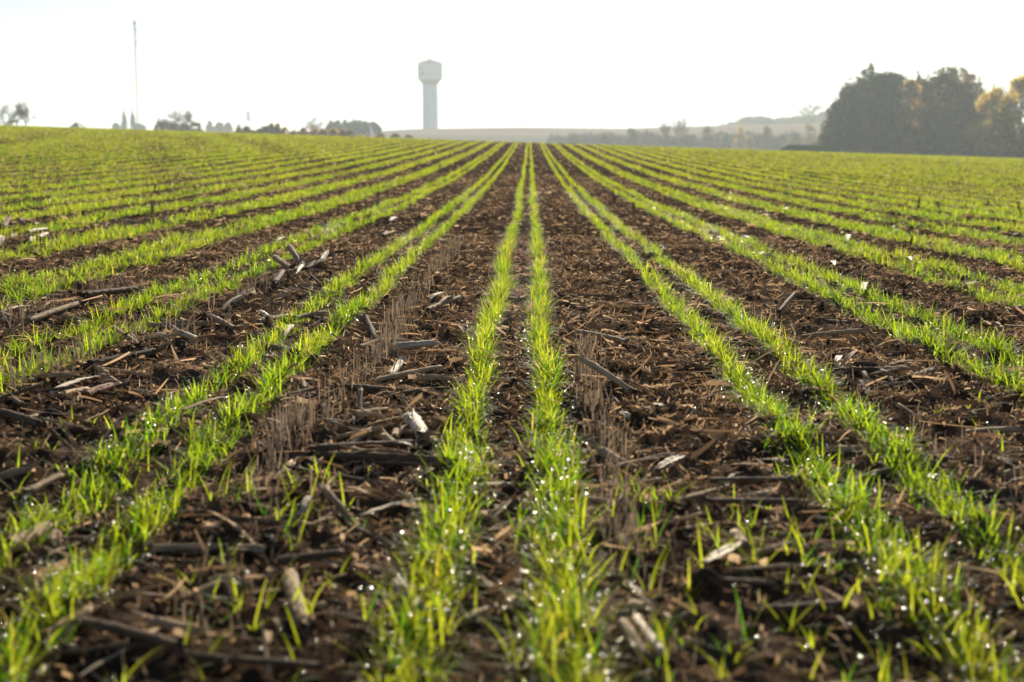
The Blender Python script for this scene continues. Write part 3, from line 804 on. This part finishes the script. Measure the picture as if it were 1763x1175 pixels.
def branches(mb, p, d, L, r, depth, q, spread=.55, up=.12, ratio=.72, kids=(3, 4), sides=4):
    pts = [p]; n_ = 3
    for i in range(n_):
        d = (d + Vector((q.gauss(0, .12), q.gauss(0, .12), q.gauss(0, .08) + up * .3))).normalized(); p = p + d * L / n_; pts.append(p)
    mb.tube(pts, [max(r * z_, RMIN[0]) for z_ in (1, .85, .72, .6)], sides if depth > 1 else 3, cap=False)
    if depth <= 0: return
    for _ in range(q.randint(*kids)):
        j = q.choice((1, 2, 3, 3)); b = pts[j]
        nd = (d + Vector((q.gauss(0, spread), q.gauss(0, spread), q.gauss(0, spread * .6) + up))).normalized()
        branches(mb, b, nd, L * q.uniform(.55, .9) * ratio / .72, r * .55, depth - 1, q, spread, up, ratio, kids, sides)
def bare_tree(name, loc, H, seed, label=None, group=None, spread=.6, depth=5, trunk=.22, cat='tree', stems=1, r0=None, bm_=None, up=.12, W=None, rmin=None):
    q = random.Random(seed); root = empty(name, loc)
    t = MB(); c = MB(); r0 = r0 or H * .028
    RMIN[0] = max(.012, rmin if rmin else Vector(loc).y * .00005)
    for s_ in range(stems):
        a = q.uniform(0, 6.28); off = Vector((math.cos(a), math.sin(a), 0)) * (H * .12 if stems > 1 else 0)
        tl = Vector((math.cos(a) * .25, math.sin(a) * .25, 1)).normalized() if stems > 1 else Vector((q.gauss(0, .06), q.gauss(0, .06), 1)).normalized()
        top = off + tl * H * trunk
        t.tube([off - Vector((0, 0, H * .05)), off + (top - off) * .5, top], [r0 * 1.25, r0, r0 * .85], 8)
        for i in range(q.randint(5, 6)):
            nd = (tl * .75 + Vector((q.gauss(0, spread * 1.2), q.gauss(0, spread * 1.2), q.uniform(-.1, .5)))).normalized()
            branches(c, top - tl * H * trunk * q.uniform(0, .25), nd, H * .27, r0 * .6, depth - 1, q, spread, up)
    zs = H / max(v[2] for v in c.v); xs_ = (W / np.percentile(np.abs([v[0] for v in c.v]), 97)) if W else max(1.0, zs)
    for mb in (t, c): mb.v = [(v[0] * xs_, v[1] * xs_, v[2] * zs) for v in mb.v]
    to = t.build('trunk', bm_ or M_BARK, root); co = c.build('crown', bm_ or M_BARK, root)
    tag(root, label, cat, group); ALLKIDS[root.name] = [to, co]
    return root
def base_at(px, dist, dz=0):
    x = atd(px, dist); return Vector((x, dist, float(macro(x, dist)) + dz))
def leafy_tree(name, px, dist, topy, hw, seed, cols, label, group=None, n_=2600, size=.42, conifer=False, basey=None, trunkfrac=.12, gappy=False, cat='tree', oneside=0):
    b = base_at(px, dist); top = zat(topy, dist); H = top - b.z; W = hw / F * dist
    q = random.Random(seed); root = empty(name, b)
    t = MB(); t.tube([(0, 0, -.4), (0, 0, H * .5), (q.gauss(0, .2), 0, H * .93)], [H * .022, H * .015, H * .004], 8)
    for i in range(9):
        z0 = H * q.uniform(.2, .75); a = q.uniform(0, 6.28); rr_ = W * q.uniform(.4, .8)
        t.tube([(0, 0, z0), (math.cos(a) * rr_ * .5, math.sin(a) * rr_ * .5, z0 + H * .05), (math.cos(a) * rr_, math.sin(a) * rr_, z0 + H * .13)], [H * .007, H * .004, H * .0015], 5)
    to = t.build('trunk', M_BARK, root)
    bl = []
    if conifer:
        nL = 17
        for i in range(nL):
            f = i / (nL - 1); z = H * (.07 + .90 * f); w_ = W * (1 - f) ** .62 * q.uniform(.82, 1.12) + W * .07
            m_ = 4 if f < .8 else 2
            for j in range(m_):
                a = q.uniform(0, 6.28); bl.append((math.cos(a) * w_ * .5, math.sin(a) * w_ * .5, z, w_ * .62, w_ * .62, H * .045))
    else:
        for i in range(30):
            f = q.random(); a = q.uniform(0, 6.28)
            z = H * (trunkfrac + (1 - trunkfrac) * (.08 + .86 * f))
            w_ = W * (math.sin(math.pi * min(1, .18 + .74 * f)) ** .8)
            rad_ = w_ * q.uniform(.35, .7); br = W * q.uniform(.24, .44) * (1 if not gappy else .75)
            bl.append((math.cos(a) * rad_, math.sin(a) * rad_, z, br, br, min(br * .85, H - z + .2)))
        bl.append((0, 0, H * .96, W * .16, W * .16, H * .05))
        if not gappy:
            bl.append((0, 0, H * (.5 + trunkfrac * .4), W * .72, W * .72, H * .40)); bl.append((0, 0, H * (.35 + trunkfrac * .4), W * .8, W * .8, H * .30)); bl.append((0, 0, H * .2, W * .7, W * .7, H * .2))
    co = leafcloud('crown', bl, n_, size, cols, root, seed)
    tag(root, label, cat, group); ALLKIDS[root.name] = [to, co]
    return root
DKG = [(3, (.020, .045, .016)), (2, (.032, .062, .020)), (1, (.05, .06, .02))]
OLV = [(3, (.05, .055, .02)), (2, (.075, .065, .022)), (1, (.10, .07, .025))]
ORG = [(2, (.38, .25, .09)), (3, (.40, .27, .10)), (2, (.38, .27, .08)), (1, (.16, .13, .05))]
TAN = [(2, (.30, .22, .13)), (2, (.26, .20, .12)), (2, (.36, .25, .13)), (1, (.14, .12, .06))]
YEL = [(3, (.50, .40, .13)), (2, (.44, .38, .13)), (2, (.34, .31, .10)), (1, (.15, .16, .06))]
BRN = [(3, (.12, .09, .05)), (2, (.16, .11, .06)), (2, (.08, .075, .04))]
WG = 'trees of the wood at the right edge'
for a in [
 ('spruce_tree', 1497,330,112,80,201,DKG,'tallest dark conifer, at the left part of the wood',4200,True),
 ('spruce_tree', 1464,328,146,52,202,DKG,'dark conifer on the left shoulder of the wood',2800,True),
 ('spruce_tree', 1443,322,186,36,203,DKG,'lower dark conifer at the outer left side of the wood',1900,True),
 ('leafy_tree', 1478,324,134,46,230,DKG,'dark rounded evergreen in front of the tallest conifer',3400,False),
 ('leafy_tree', 1450,320,172,36,231,DKG,'dark rounded evergreen low on the left slope of the wood',2400,False),
 ('leafy_tree', 1512,327,119,34,232,DKG,'dark dense tree beside the tallest conifer',2800,False),
 ('leafy_tree', 1530,325,124,44,204,DKG,'dark green tree between the tallest conifer and the orange tree',2600,False),
 ('leafy_tree', 1567,316,138,32,205,ORG,'orange leaved tree in the middle of the dark wood',2400,False),
 ('leafy_tree', 1598,324,132,40,206,BRN,'brownish tree right of the orange tree',2300,False),
 ('leafy_tree', 1634,326,117,54,207,OLV,'tall olive brown tree in the centre of the wood',3600,False),
 ('leafy_tree', 1664,330,128,42,208,BRN,'dull brown tree right of the tall olive one',2400,False),
 ('leafy_tree', 1708,302,150,54,209,YEL,'yellow leaved tree, the left one of the yellow pair',2800,False),
 ('leafy_tree', 1757,304,130,54,210,YEL,'taller yellow leaved tree at the right edge',3000,False),
 ('leafy_tree', 1810,320,120,50,211,OLV,'olive tree just beyond the right edge',2600,False),
 ('spruce_tree', 1554,352,119,26,212,DKG,'slim conifer top showing behind the orange tree',1500,True),
 ('spruce_tree', 1577,354,121,24,213,DKG,'second conifer top showing behind the brownish tree',1500,True),
 ('spruce_tree', 1596,350,128,24,214,DKG,'third conifer top left of the tall olive tree',1500,True),
 ('spruce_tree', 1683,350,136,26,215,DKG,'conifer top rising behind the left yellow tree',1500,True),
 ('spruce_tree', 1642,356,115,26,216,DKG,'conifer top behind the tall olive tree',1500,True)]:
    gp = a[6] is YEL or a[6] is ORG
    leafy_tree(a[0], a[1], a[2], a[3], a[4], a[5], a[6], a[7], WG, n_=int(a[8] * (1.9 if gp else 2.8)), conifer=a[9], size=.40, gappy=gp)
# understorey in front of the trunks
for i, px in enumerate((1424, 1441, 1462, 1486, 1512, 1540, 1566, 1594, 1622, 1650, 1680, 1708, 1738, 1768)):
    ty = (228, 222, 214, 205, 206, 212, 212, 216, 213, 212, 218, 226, 222, 220)[i]
    leafy_tree('shrub', px, 306, ty, 20, 300 + i, DKG if i % 3 else OLV, 'dark leafy bush at the foot of the wood', 'bushes at the foot of the right wood', n_=2000, size=.36, trunkfrac=0, cat='bush')
bare_tree('bare_tree', base_at(1443, 318), 14.5, 71, 'thin bare tree at the left edge of the wood', WG, spread=.25, up=.3, depth=4, W=1.6)
bare_tree('bare_tree', base_at(1738, 312), zat(120, 312) - base_at(1738, 312).z, 72, 'bare tree top above the yellow trees', WG, spread=.4, up=.25)

# hedgerow of hazy trees in the dip, right of centre
HV = []
HBARK = simple('grey_twigs', (.13, .115, .10), rough=.9, var=.2)
for v in range(4):
    HV.append(bare_tree('bare_tree', (0, 600, -40), 8, 400 + v, None, None, spread=.62, depth=5, trunk=.10, stems=3 if v % 2 else 2, r0=.16, bm_=HBARK, W=3.4))
HVused = [False] * 4
hg = 'hazy trees of the hedgerow in the dip'
def hput(px, dist, topy, wk=1.0):
    v = rr.randrange(4); b = base_at(px, dist, -.3); H = zat(topy, dist) - b.z; s_ = max(.2, H / 8.0 * 1.05)
    if HVused[v]: o = copy_tree(HV[v])
    else: o = HV[v]; HVused[v] = True
    o.location = b; o.rotation_euler = (0, 0, rr.uniform(0, 6.28)); o.scale = (s_ * wk, s_ * wk, s_)
    tag(o, 'leafless grey hedgerow tree half lost in haze', 'tree', hg)
for i in range(46):
    px = 962 + i * 10.2 + rr.uniform(-5, 5); hput(px, rr.uniform(560, 640), rr.choice((232, 229, 227, 234, 236, 225)) - (px > 1050) * 2, 1.5)
LB = [(.4, (.30, .22, .10)), (2, (.20, .16, .09)), (2, (.14, .13, .08))]
for i, (px, ty, hw, cl_) in enumerate(((1088, 222, 16, OLV), (1112, 225, 12, BRN), (1220, 216, 14, BRN), (1276, 216, 15, TAN), (1292, 232, 9, TAN), (1323, 217, 14, BRN), (1252, 230, 14, OLV), (1345, 231, 18, OLV), (1395, 214, 18, BRN), (1370, 228, 14, OLV), (1040, 233, 16, OLV), (990, 236, 18, OLV), (1190, 232, 16, OLV), (1158, 236, 14, BRN))):
    leafy_tree('hedgerow_tree', px, 560, ty, hw, 450 + i, cl_, 'leafy rounded tree of the hazy hedgerow %s' % ('with tan leaves', 'with dull olive leaves', 'with brownish leaves')[0 if cl_ is TAN else 1 if cl_ is OLV else 2], hg, n_=900, size=.5, trunkfrac=.05)
bare_tree('bare_tree', base_at(1150, 545), zat(203, 545) - base_at(1150, 545).z, 81, 'left one of the two tall bare trees rising from the hedgerow', hg, spread=.32, up=.3, bm_=HBARK, rmin=.032, W=3, depth=4)
bare_tree('bare_tree', base_at(1173, 545), zat(196, 545) - base_at(1173, 545).z, 82, 'taller right one of the two tall bare trees rising from the hedgerow', hg, spread=.34, up=.3, bm_=HBARK, rmin=.032, W=3.2, depth=4)
bare_tree('bare_tree', base_at(1322, 545), zat(213, 545) - base_at(1322, 545).z, 83, 'bare tree in the hedgerow below the far mast', hg, spread=.4, up=.3, bm_=HBARK, rmin=.05, W=2.2)

# far tree covered hill: one mass
bl = []
q = random.Random(5)
FD = 960.0
for i in range(90):
    px = q.uniform(1250, 1445); 
    ty = np.interp(px, [1250, 1262, 1290, 1310, 1330, 1360, 1400, 1445], [216, 210, 198, 199, 203, 200, 197, 194])
    dd = FD + q.uniform(-25, 25); x = atd(px, dd); zt = zat(ty + q.uniform(0, 4), dd); zb = zat(218, dd)
    rz = max(1.0, (zt - zb) / 2)
    bl.append((x, dd, (zt + zb) / 2, q.uniform(3.5, 6), 5, rz))
fw = leafcloud('far_wood', bl, 24000, .8, DKG + OLV, None, 9)
tag(fw, 'blue grey wooded rise in the haze above the hedgerow', 'far wood', None, 'stuff')
bare_tree('bare_tree', Vector((atd(1390, 930), 930, zat(214, 930))), 14, 84, 'broad bare crown standing above the far wooded rise', None, spread=.75, depth=5, trunk=.3, W=9)
leafy_tree('far_tree', 1418, 900, 192, 14, 485, OLV, 'round hazy tree at the right end of the far wooded rise', None, n_=900, size=.7)

# ------------------------------------------------------------------ left skyline
o = bare_tree('bare_tree', base_at(24, 320), 1, 91, None)
bpy.data.objects.remove(ALLKIDS[o.name][0]); bpy.data.objects.remove(ALLKIDS[o.name][1]); bpy.data.objects.remove(o)
def sky_bare(px, dist, by, ty, seed, label, **k):
    b = base_at(px, dist); H = zat(ty, dist) - b.z
    return bare_tree('bare_tree', b, H * 1.0, seed, label, None, **k)
sky_bare(8, 340, 216, 171, 91, 'left one of the bare trees at the left edge of the skyline', spread=.6, trunk=.3, W=3.2)
sky_bare(30, 340, 216, 168, 92, 'middle one of the bare trees at the left edge of the skyline', spread=.6, trunk=.32, W=2.2)
sky_bare(45, 340, 216, 174, 93, 'right one of the bare trees at the left edge of the skyline', spread=.6, trunk=.32, W=1.8)
leafy_tree('shrub', 20, 345, 207, 13, 500, BRN, 'low brown bush under the bare trees at the left edge', None, n_=900, size=.3, cat='bush')
sky_bare(317, 420, 226, 185, 94, 'spreading bare oak left of the small capsule water tower', spread=.75, trunk=.3, W=3.8)
sky_bare(290, 425, 226, 196, 95, 'smaller bare tree touching the left of the spreading oak', spread=.7, trunk=.2, W=2.2)
sky_bare(275, 428, 226, 200, 96, 'lowest bare tree left of the spreading oak', spread=.7, trunk=.2, W=2)
sky_bare(538, 450, 226, 194, 97, 'lone round bare tree between the capsule water tower and the evergreen windbreak', spread=.8, trunk=.2, W=2.9)
def bush(px, dist, ty, hw, seed, cl_, label, group=None, name='shrub', con=False, n_=1000):
    return leafy_tree(name, px, dist, ty, hw, seed, cl_, label, group, n_=n_, size=.34 * dist / 330, trunkfrac=0, cat='bush' if not con else 'tree', conifer=con)
bush(275, 422, 211, 14, 511, DKG, 'dark bush under the lowest bare tree'); bush(298, 422, 213, 14, 512, BRN, 'dark brown bush under the smaller bare tree')
bush(338, 422, 212, 16, 513, BRN, 'brown bush right of the spreading bare oak'); bush(318, 424, 215, 14, 521, DKG, 'low dark bush at the foot of the spreading bare oak')
bush(200, 860, 213, 8, 514, DKG, 'small hazy bush left of the two slim spruces'); bush(240, 860, 214, 12, 515, DKG, 'hazy bush at the foot of the tall mast')
leafy_tree('spruce_tree', 214, 860, 188, 6, 516, DKG, 'left one of two slim hazy spruces beside the tall mast', None, n_=1500, size=.55, conifer=True, cat='tree')
leafy_tree('spruce_tree', 229, 860, 189, 6, 517, DKG, 'right one of two slim hazy spruces beside the tall mast', None, n_=1500, size=.55, conifer=True, cat='tree')
for i, (px, ty, hw, cl_, lb) in enumerate(((361, 208, 7, DKG, 'blue grey hazy conifer clump right of the bare oak'), (378, 211, 9, DKG, 'round hazy tree behind the orange bush'), (393, 212, 7, DKG, 'hazy tree left of the small spire shaped one'), (411, 214, 4, DKG, 'small spire shaped hazy tree left of the capsule water tower'), (366, 219, 10, ORG, 'orange bush on the skyline right of the bare oak'), (388, 220, 12, BRN, 'dull bush right of the orange bush'))):
    bush(px, 860, ty, hw, 530 + i, cl_, lb, con=(i in (0, 3)))
for i, (px, ty, hw, cl_) in enumerate(((425, 219, 12, TAN), (440, 221, 12, TAN), (456, 219, 12, TAN), (467, 213, 9, YEL), (479, 214, 9, YEL), (492, 221, 11, TAN), (505, 221, 12, TAN), (522, 221, 12, TAN), (540, 220, 13, TAN), (556, 223, 12, TAN), (574, 222, 12, ORG), (590, 223, 10, TAN), (604, 226, 11, BRN), (622, 229, 10, ORG), (640, 229, 11, TAN), (655, 231, 10, BRN), (680, 232, 12, OLV), (705, 234, 12, BRN), (412, 221, 10, ORG))):
    bush(px, 330, ty, hw, 560 + i, cl_, 'autumn coloured bush in the ragged line beyond the left crest', 'autumn bushes beyond the left crest', n_=1300)
# evergreen windbreak
for i in range(17):
    px = 565 + i * 5.5; ty = (213, 207, 209, 206.5, 209, 207, 206, 208, 206, 207, 205.5, 208, 207, 210, 209, 213, 218)[i]
    leafy_tree('evergreen_tree', px, 560 + (i % 3) * 4, ty, 7.0, 600 + i, DKG, 'dark evergreen standing close in the flat topped windbreak', 'evergreens of the flat topped windbreak', n_=1600, size=.42, trunkfrac=0, cat='tree', conifer=False)

# ------------------------------------------------------------------ built things on the skyline
M_TANK = simple('white_tank_paint', (.70, .76, .82), rough=.6, spec=.1, var=.04, scale=.2)
M_ROOF = simple('blue_grey_roof_paint', (.03, .07, .13), spec=.05, rough=.9, var=.06, scale=.2)
M_NECK = simple('neck_shading', (.03, .05, .042), rough=.9, spec=.05, var=.05, scale=.2)  # shading of the neck cone put into its dark green colour
M_LET = simple('lettering_paint', (.12, .17, .18), rough=.5, var=.05)
M_STEEL = simple('weathered_mast_steel', (.07, .08, .08), rough=.8, spec=.1, var=.1)
M_DRUM = simple('antenna_panel', (.02, .07, .06), rough=.8, spec=.1, var=.1)
WD = 960.0; sc_ = F / WD
x = atd(741, WD); zb = float(macro(x, WD)) - .5
root = empty('water_tower', (x, WD, zb))
def zz(py): return zat(py, WD) - zb
rs = 13.4 / sc_; rt = 21.2 / sc_
b = MB(); b.lathe([(rs * 1.08, 0), (rs * 1.02, 1), (rs, 2.2), (rs, zz(146))], 48); b.build('shaft', M_TANK, root, True)
b = MB(); b.lathe([(rs, zz(146)), (rs * 1.1, zz(143.5)), (rt * .82, zz(140)), (rt * .97, zz(137.5))], 48); b.build('neck', M_NECK, root, True)
b = MB(); b.lathe([(rt * .97, zz(137.5)), (rt, zz(136)), (rt, zz(111.5)), (rt * 1.015, zz(111.2)), (rt * 1.015, zz(109.8)), (rt * .98, zz(109.7))], 48); tank = b.build('tank', M_TANK, root)
for p_ in tank.data.polygons: p_.use_smooth = abs(p_.normal.z) < .5
b = MB(); b.lathe([(rt * 1.0, zz(109.7)), (rt * .8, zz(107.2)), (rt * .5, zz(104.6)), (rt * .22, zz(103.3)), (.3, zz(103))], 48); rf = b.build('roof', M_ROOF, root, True)
b = MB(); b.lathe([(.9, zz(103.6)), (.9, zz(102.2)), (1.1, zz(102)), (.2, zz(101))], 16); b.build('vent', M_STEEL, rf)
# two short lines of blurred lettering wrapped round the left of the tank: rows of painted strokes, unreadable in the photo
b = MB()
for row, (py, hh, a0, a1) in enumerate(((117.5, 2.6, 196, 238), (127, 2.6, 194, 246))):
    q = random.Random(row + 2); a = a0
    while a < a1:
        for st in range(3):
            an = R(a + st * 1.5); z = zz(py) + q.choice((-.25, 0, .25)); h_ = q.choice((.5, .75, 1)) * hh / sc_
            cx, cy_ = math.cos(an) * (rt + .02), math.sin(an) * (rt + .02); tx, ty = -math.sin(an) * .17, math.cos(an) * .17
            nx, ny = math.cos(an) * .04, math.sin(an) * .04
            i0 = len(b.v)
            for (ex_, ez) in ((-1, -1), (1, -1), (1, 1), (-1, 1)):
                b.v.append((cx + tx * ex_, cy_ + ty * ex_, z + h_ * ez)); 
            for (ex_, ez) in ((-1, -1), (1, -1), (1, 1), (-1, 1)):
                b.v.append((cx + tx * ex_ + nx, cy_ + ty * ex_ + ny, z + h_ * ez))
            for f_ in ((4, 5, 6, 7), (0, 3, 2, 1), (0, 1, 5, 4), (1, 2, 6, 5), (2, 3, 7, 6), (3, 0, 4, 7)): b.f.append(tuple(i0 + j for j in f_))
        a += 6.2
b.build('lettering', M_LET, tank)
tag(root, 'large white water tower with cylindrical tank and blue grey conical roof', 'water tower')

# small capsule water tower, far off
WD2 = 1500.0; s2 = F / WD2; x = atd(428, WD2); zb = zat(226, WD2); root = empty('water_tower', (x, WD2, zb))
def z2(py): return zat(py, WD2) - zb
b = MB(); r_ = 4.2 / s2
b.lathe([(r_ * .2, z2(209)), (r_ * .7, z2(208)), (r_, z2(205.5)), (r_, z2(194.5)), (r_ * .6, z2(192)), (.2, z2(190))], 24); b.build('tank', M_TANK, root, True)
for k in range(4):
    a = R(45 + 90 * k); lg = MB(); lg.tube([(math.cos(a) * r_ * .8, math.sin(a) * r_ * .8, z2(206)), (math.cos(a) * r_ * 1.1, math.sin(a) * r_ * 1.1, 0)], [.28, .28], 6); lg.build('leg', M_STEEL, root)
tag(root, 'small distant capsule shaped water tower on legs, left of the big white one', 'water tower')

def mast(px, dist, by, ty, wpx, label, lattice=False, panels=()):
    x = atd(px, dist); zb = zat(by, dist); H = zat(ty, dist) - zb; w_ = wpx / F * dist
    root = empty('radio_mast', (x, dist, zb)); b = MB()
    if lattice:
        cs = [(math.cos(R(a)) * w_ * .55, math.sin(R(a)) * w_ * .55) for a in (90, 210, 330)]
        for c in cs: b.tube([(c[0], c[1], 0), (c[0], c[1], H)], [.22, .22], 5)
        k = 0; z = 0; st = w_ * 1.6
        while z < H - st:
            for i in range(3):
                c0 = cs[i]; c1 = cs[(i + 1) % 3]
                if k % 2: c0, c1 = c1, c0
                b.tube([(c0[0], c0[1], z), (c1[0], c1[1], z + st)], [.09, .09], 3, False); b.tube([(c0[0], c0[1], z), (c1[0], c1[1], z)], [.05, .05], 3, False)
            z += st; k += 1
    else: b.tube([(0, 0, 0), (0, 0, H)], [w_ * .5, w_ * .35], 6)
    b.build('mast', M_STEEL, root)
    for (py, wd, hh, dx) in panels:
        p = MB(); z = zat(py, dist) - zb; k_ = dist / F
        for a in (20, 140, 260):
            p.tube([(math.cos(R(a)) * wd * .35 * k_ + dx * k_, math.sin(R(a)) * wd * .35 * k_, z - hh / 2 * k_), (math.cos(R(a)) * wd * .35 * k_ + dx * k_, math.sin(R(a)) * wd * .35 * k_, z + hh / 2 * k_)], [wd * .2 * k_] * 2, 6)
        p.box((dx * k_, 0, z), (wd * .9 * k_, .2, .25)); p.build('antenna', M_DRUM, root)
    tag(root, label, 'radio mast')
    return root
r_ = mast(237.5, 980, 230, 36, 1.6, 'very tall slim lattice radio mast standing at the left of the skyline', True, ((40, 6.5, 6, -.2), (50, 6.0, 6, .4), (59, 3.6, 7, .3), (71, 4.6, 5, .8), (77, 4.4, 4, .6), (88, 3, 5, 0)))
wh = MB(); k_ = 980 / F; zt = zat(36, 980) - r_.location.z
for a in (0, 120, 240): wh.tube([(0, 0, zt), (math.cos(R(a)) * 7 * k_, math.sin(R(a)) * 7 * k_, zt + 1.0), (math.cos(R(a)) * 7 * k_, math.sin(R(a)) * 7 * k_, zt + 3 )], [.10, .08, .06], 4)
wh.tube([(0, 0, zt), (0, 0, zt + 3)], [.1, .06], 4); wh.build('antenna_arms', M_STEEL, r_)
mast(448, 1300, 226, 174, .9, 'faint thin mast right of the capsule water tower')
mast(564.5, 1300, 226, 181, .8, 'faint thin mast above the left end of the evergreen windbreak')
mast(1321, 1250, 216, 158, .9, 'thin mast above the far wooded rise', False, ((159, 3.5, 4, 0), (172, 1.6, 3, .4)))
# roof of a barn over the left crest and a pale shed in the windbreak
def shed(name, px, dist, by, ty, hwpx, wallm, roofm, label, eave=.5):
    x = atd(px, dist); zb = float(macro(x, dist)) - .1; H = zat(ty, dist) - zb; w_ = hwpx / F * dist; root = empty(name, (x, dist, zb))
    he = H * eave; b = MB(); b.box((0, 4, he / 2), (w_ * 2, 8, he)); b.build('wall', wallm, root)
    r = MB(); o_ = w_ * 1.08
    r.v += [(-o_, -.6, he + .003), (o_, -.6, he + .003), (o_, 8.6, he + .003), (-o_, 8.6, he + .003), (-w_ * .15, 2, H), (w_ * .15, 2, H), (w_ * .15, 6, H), (-w_ * .15, 6, H)]
    for f_ in ((0, 1, 5, 4), (1, 2, 6, 5), (2, 3, 7, 6), (3, 0, 4, 7), (4, 5, 6, 7), (3, 2, 1, 0)): r.f.append(f_)
    r.build('roof', roofm, root)
    d = MB(); d.box((0, -.04, he * .4), (w_ * .5, .1, he * .8)); d.build('door', roofm, root)
    tag(root, label, 'building')
shed('farm_building', 128, 500, 222, 210.5, 9, M_TANK, simple('dark_roof', (.10, .11, .12), var=.1), 'dark roofed farm building poking over the left crest', .45)
shed('farm_building', 634, 520, 228, 216.5, 4.5, simple('pale_blue_wall', (.42, .50, .60), var=.05), M_ROOF, 'pale blue grey shed in front of the evergreen windbreak', .6)

# ------------------------------------------------------------------ haze
SIG = 0.00041
b = MB(); zlo = -95.0; zhi = 82.0
b.box((0, 4900, (zlo + zhi) / 2), (60000, 30400, zhi - zlo))
m = bpy.data.materials.new('haze_air'); m.use_nodes = True
for q_ in list(m.node_tree.nodes):
    if q_.type == 'BSDF_PRINCIPLED': m.node_tree.nodes.remove(q_)
pv = m.node_tree.nodes.new('ShaderNodeVolumePrincipled'); pv.inputs['Color'].default_value = (.80, .91, .95, 1)
pv.inputs['Density'].default_value = SIG; pv.inputs['Anisotropy'].default_value = .35
m.node_tree.links.new(pv.outputs[0], m.node_tree.nodes['Material Output'].inputs['Volume'])
hz = b.build('haze', m); tag(hz, 'pale morning haze over the whole field and skyline', 'haze', None, 'stuff')
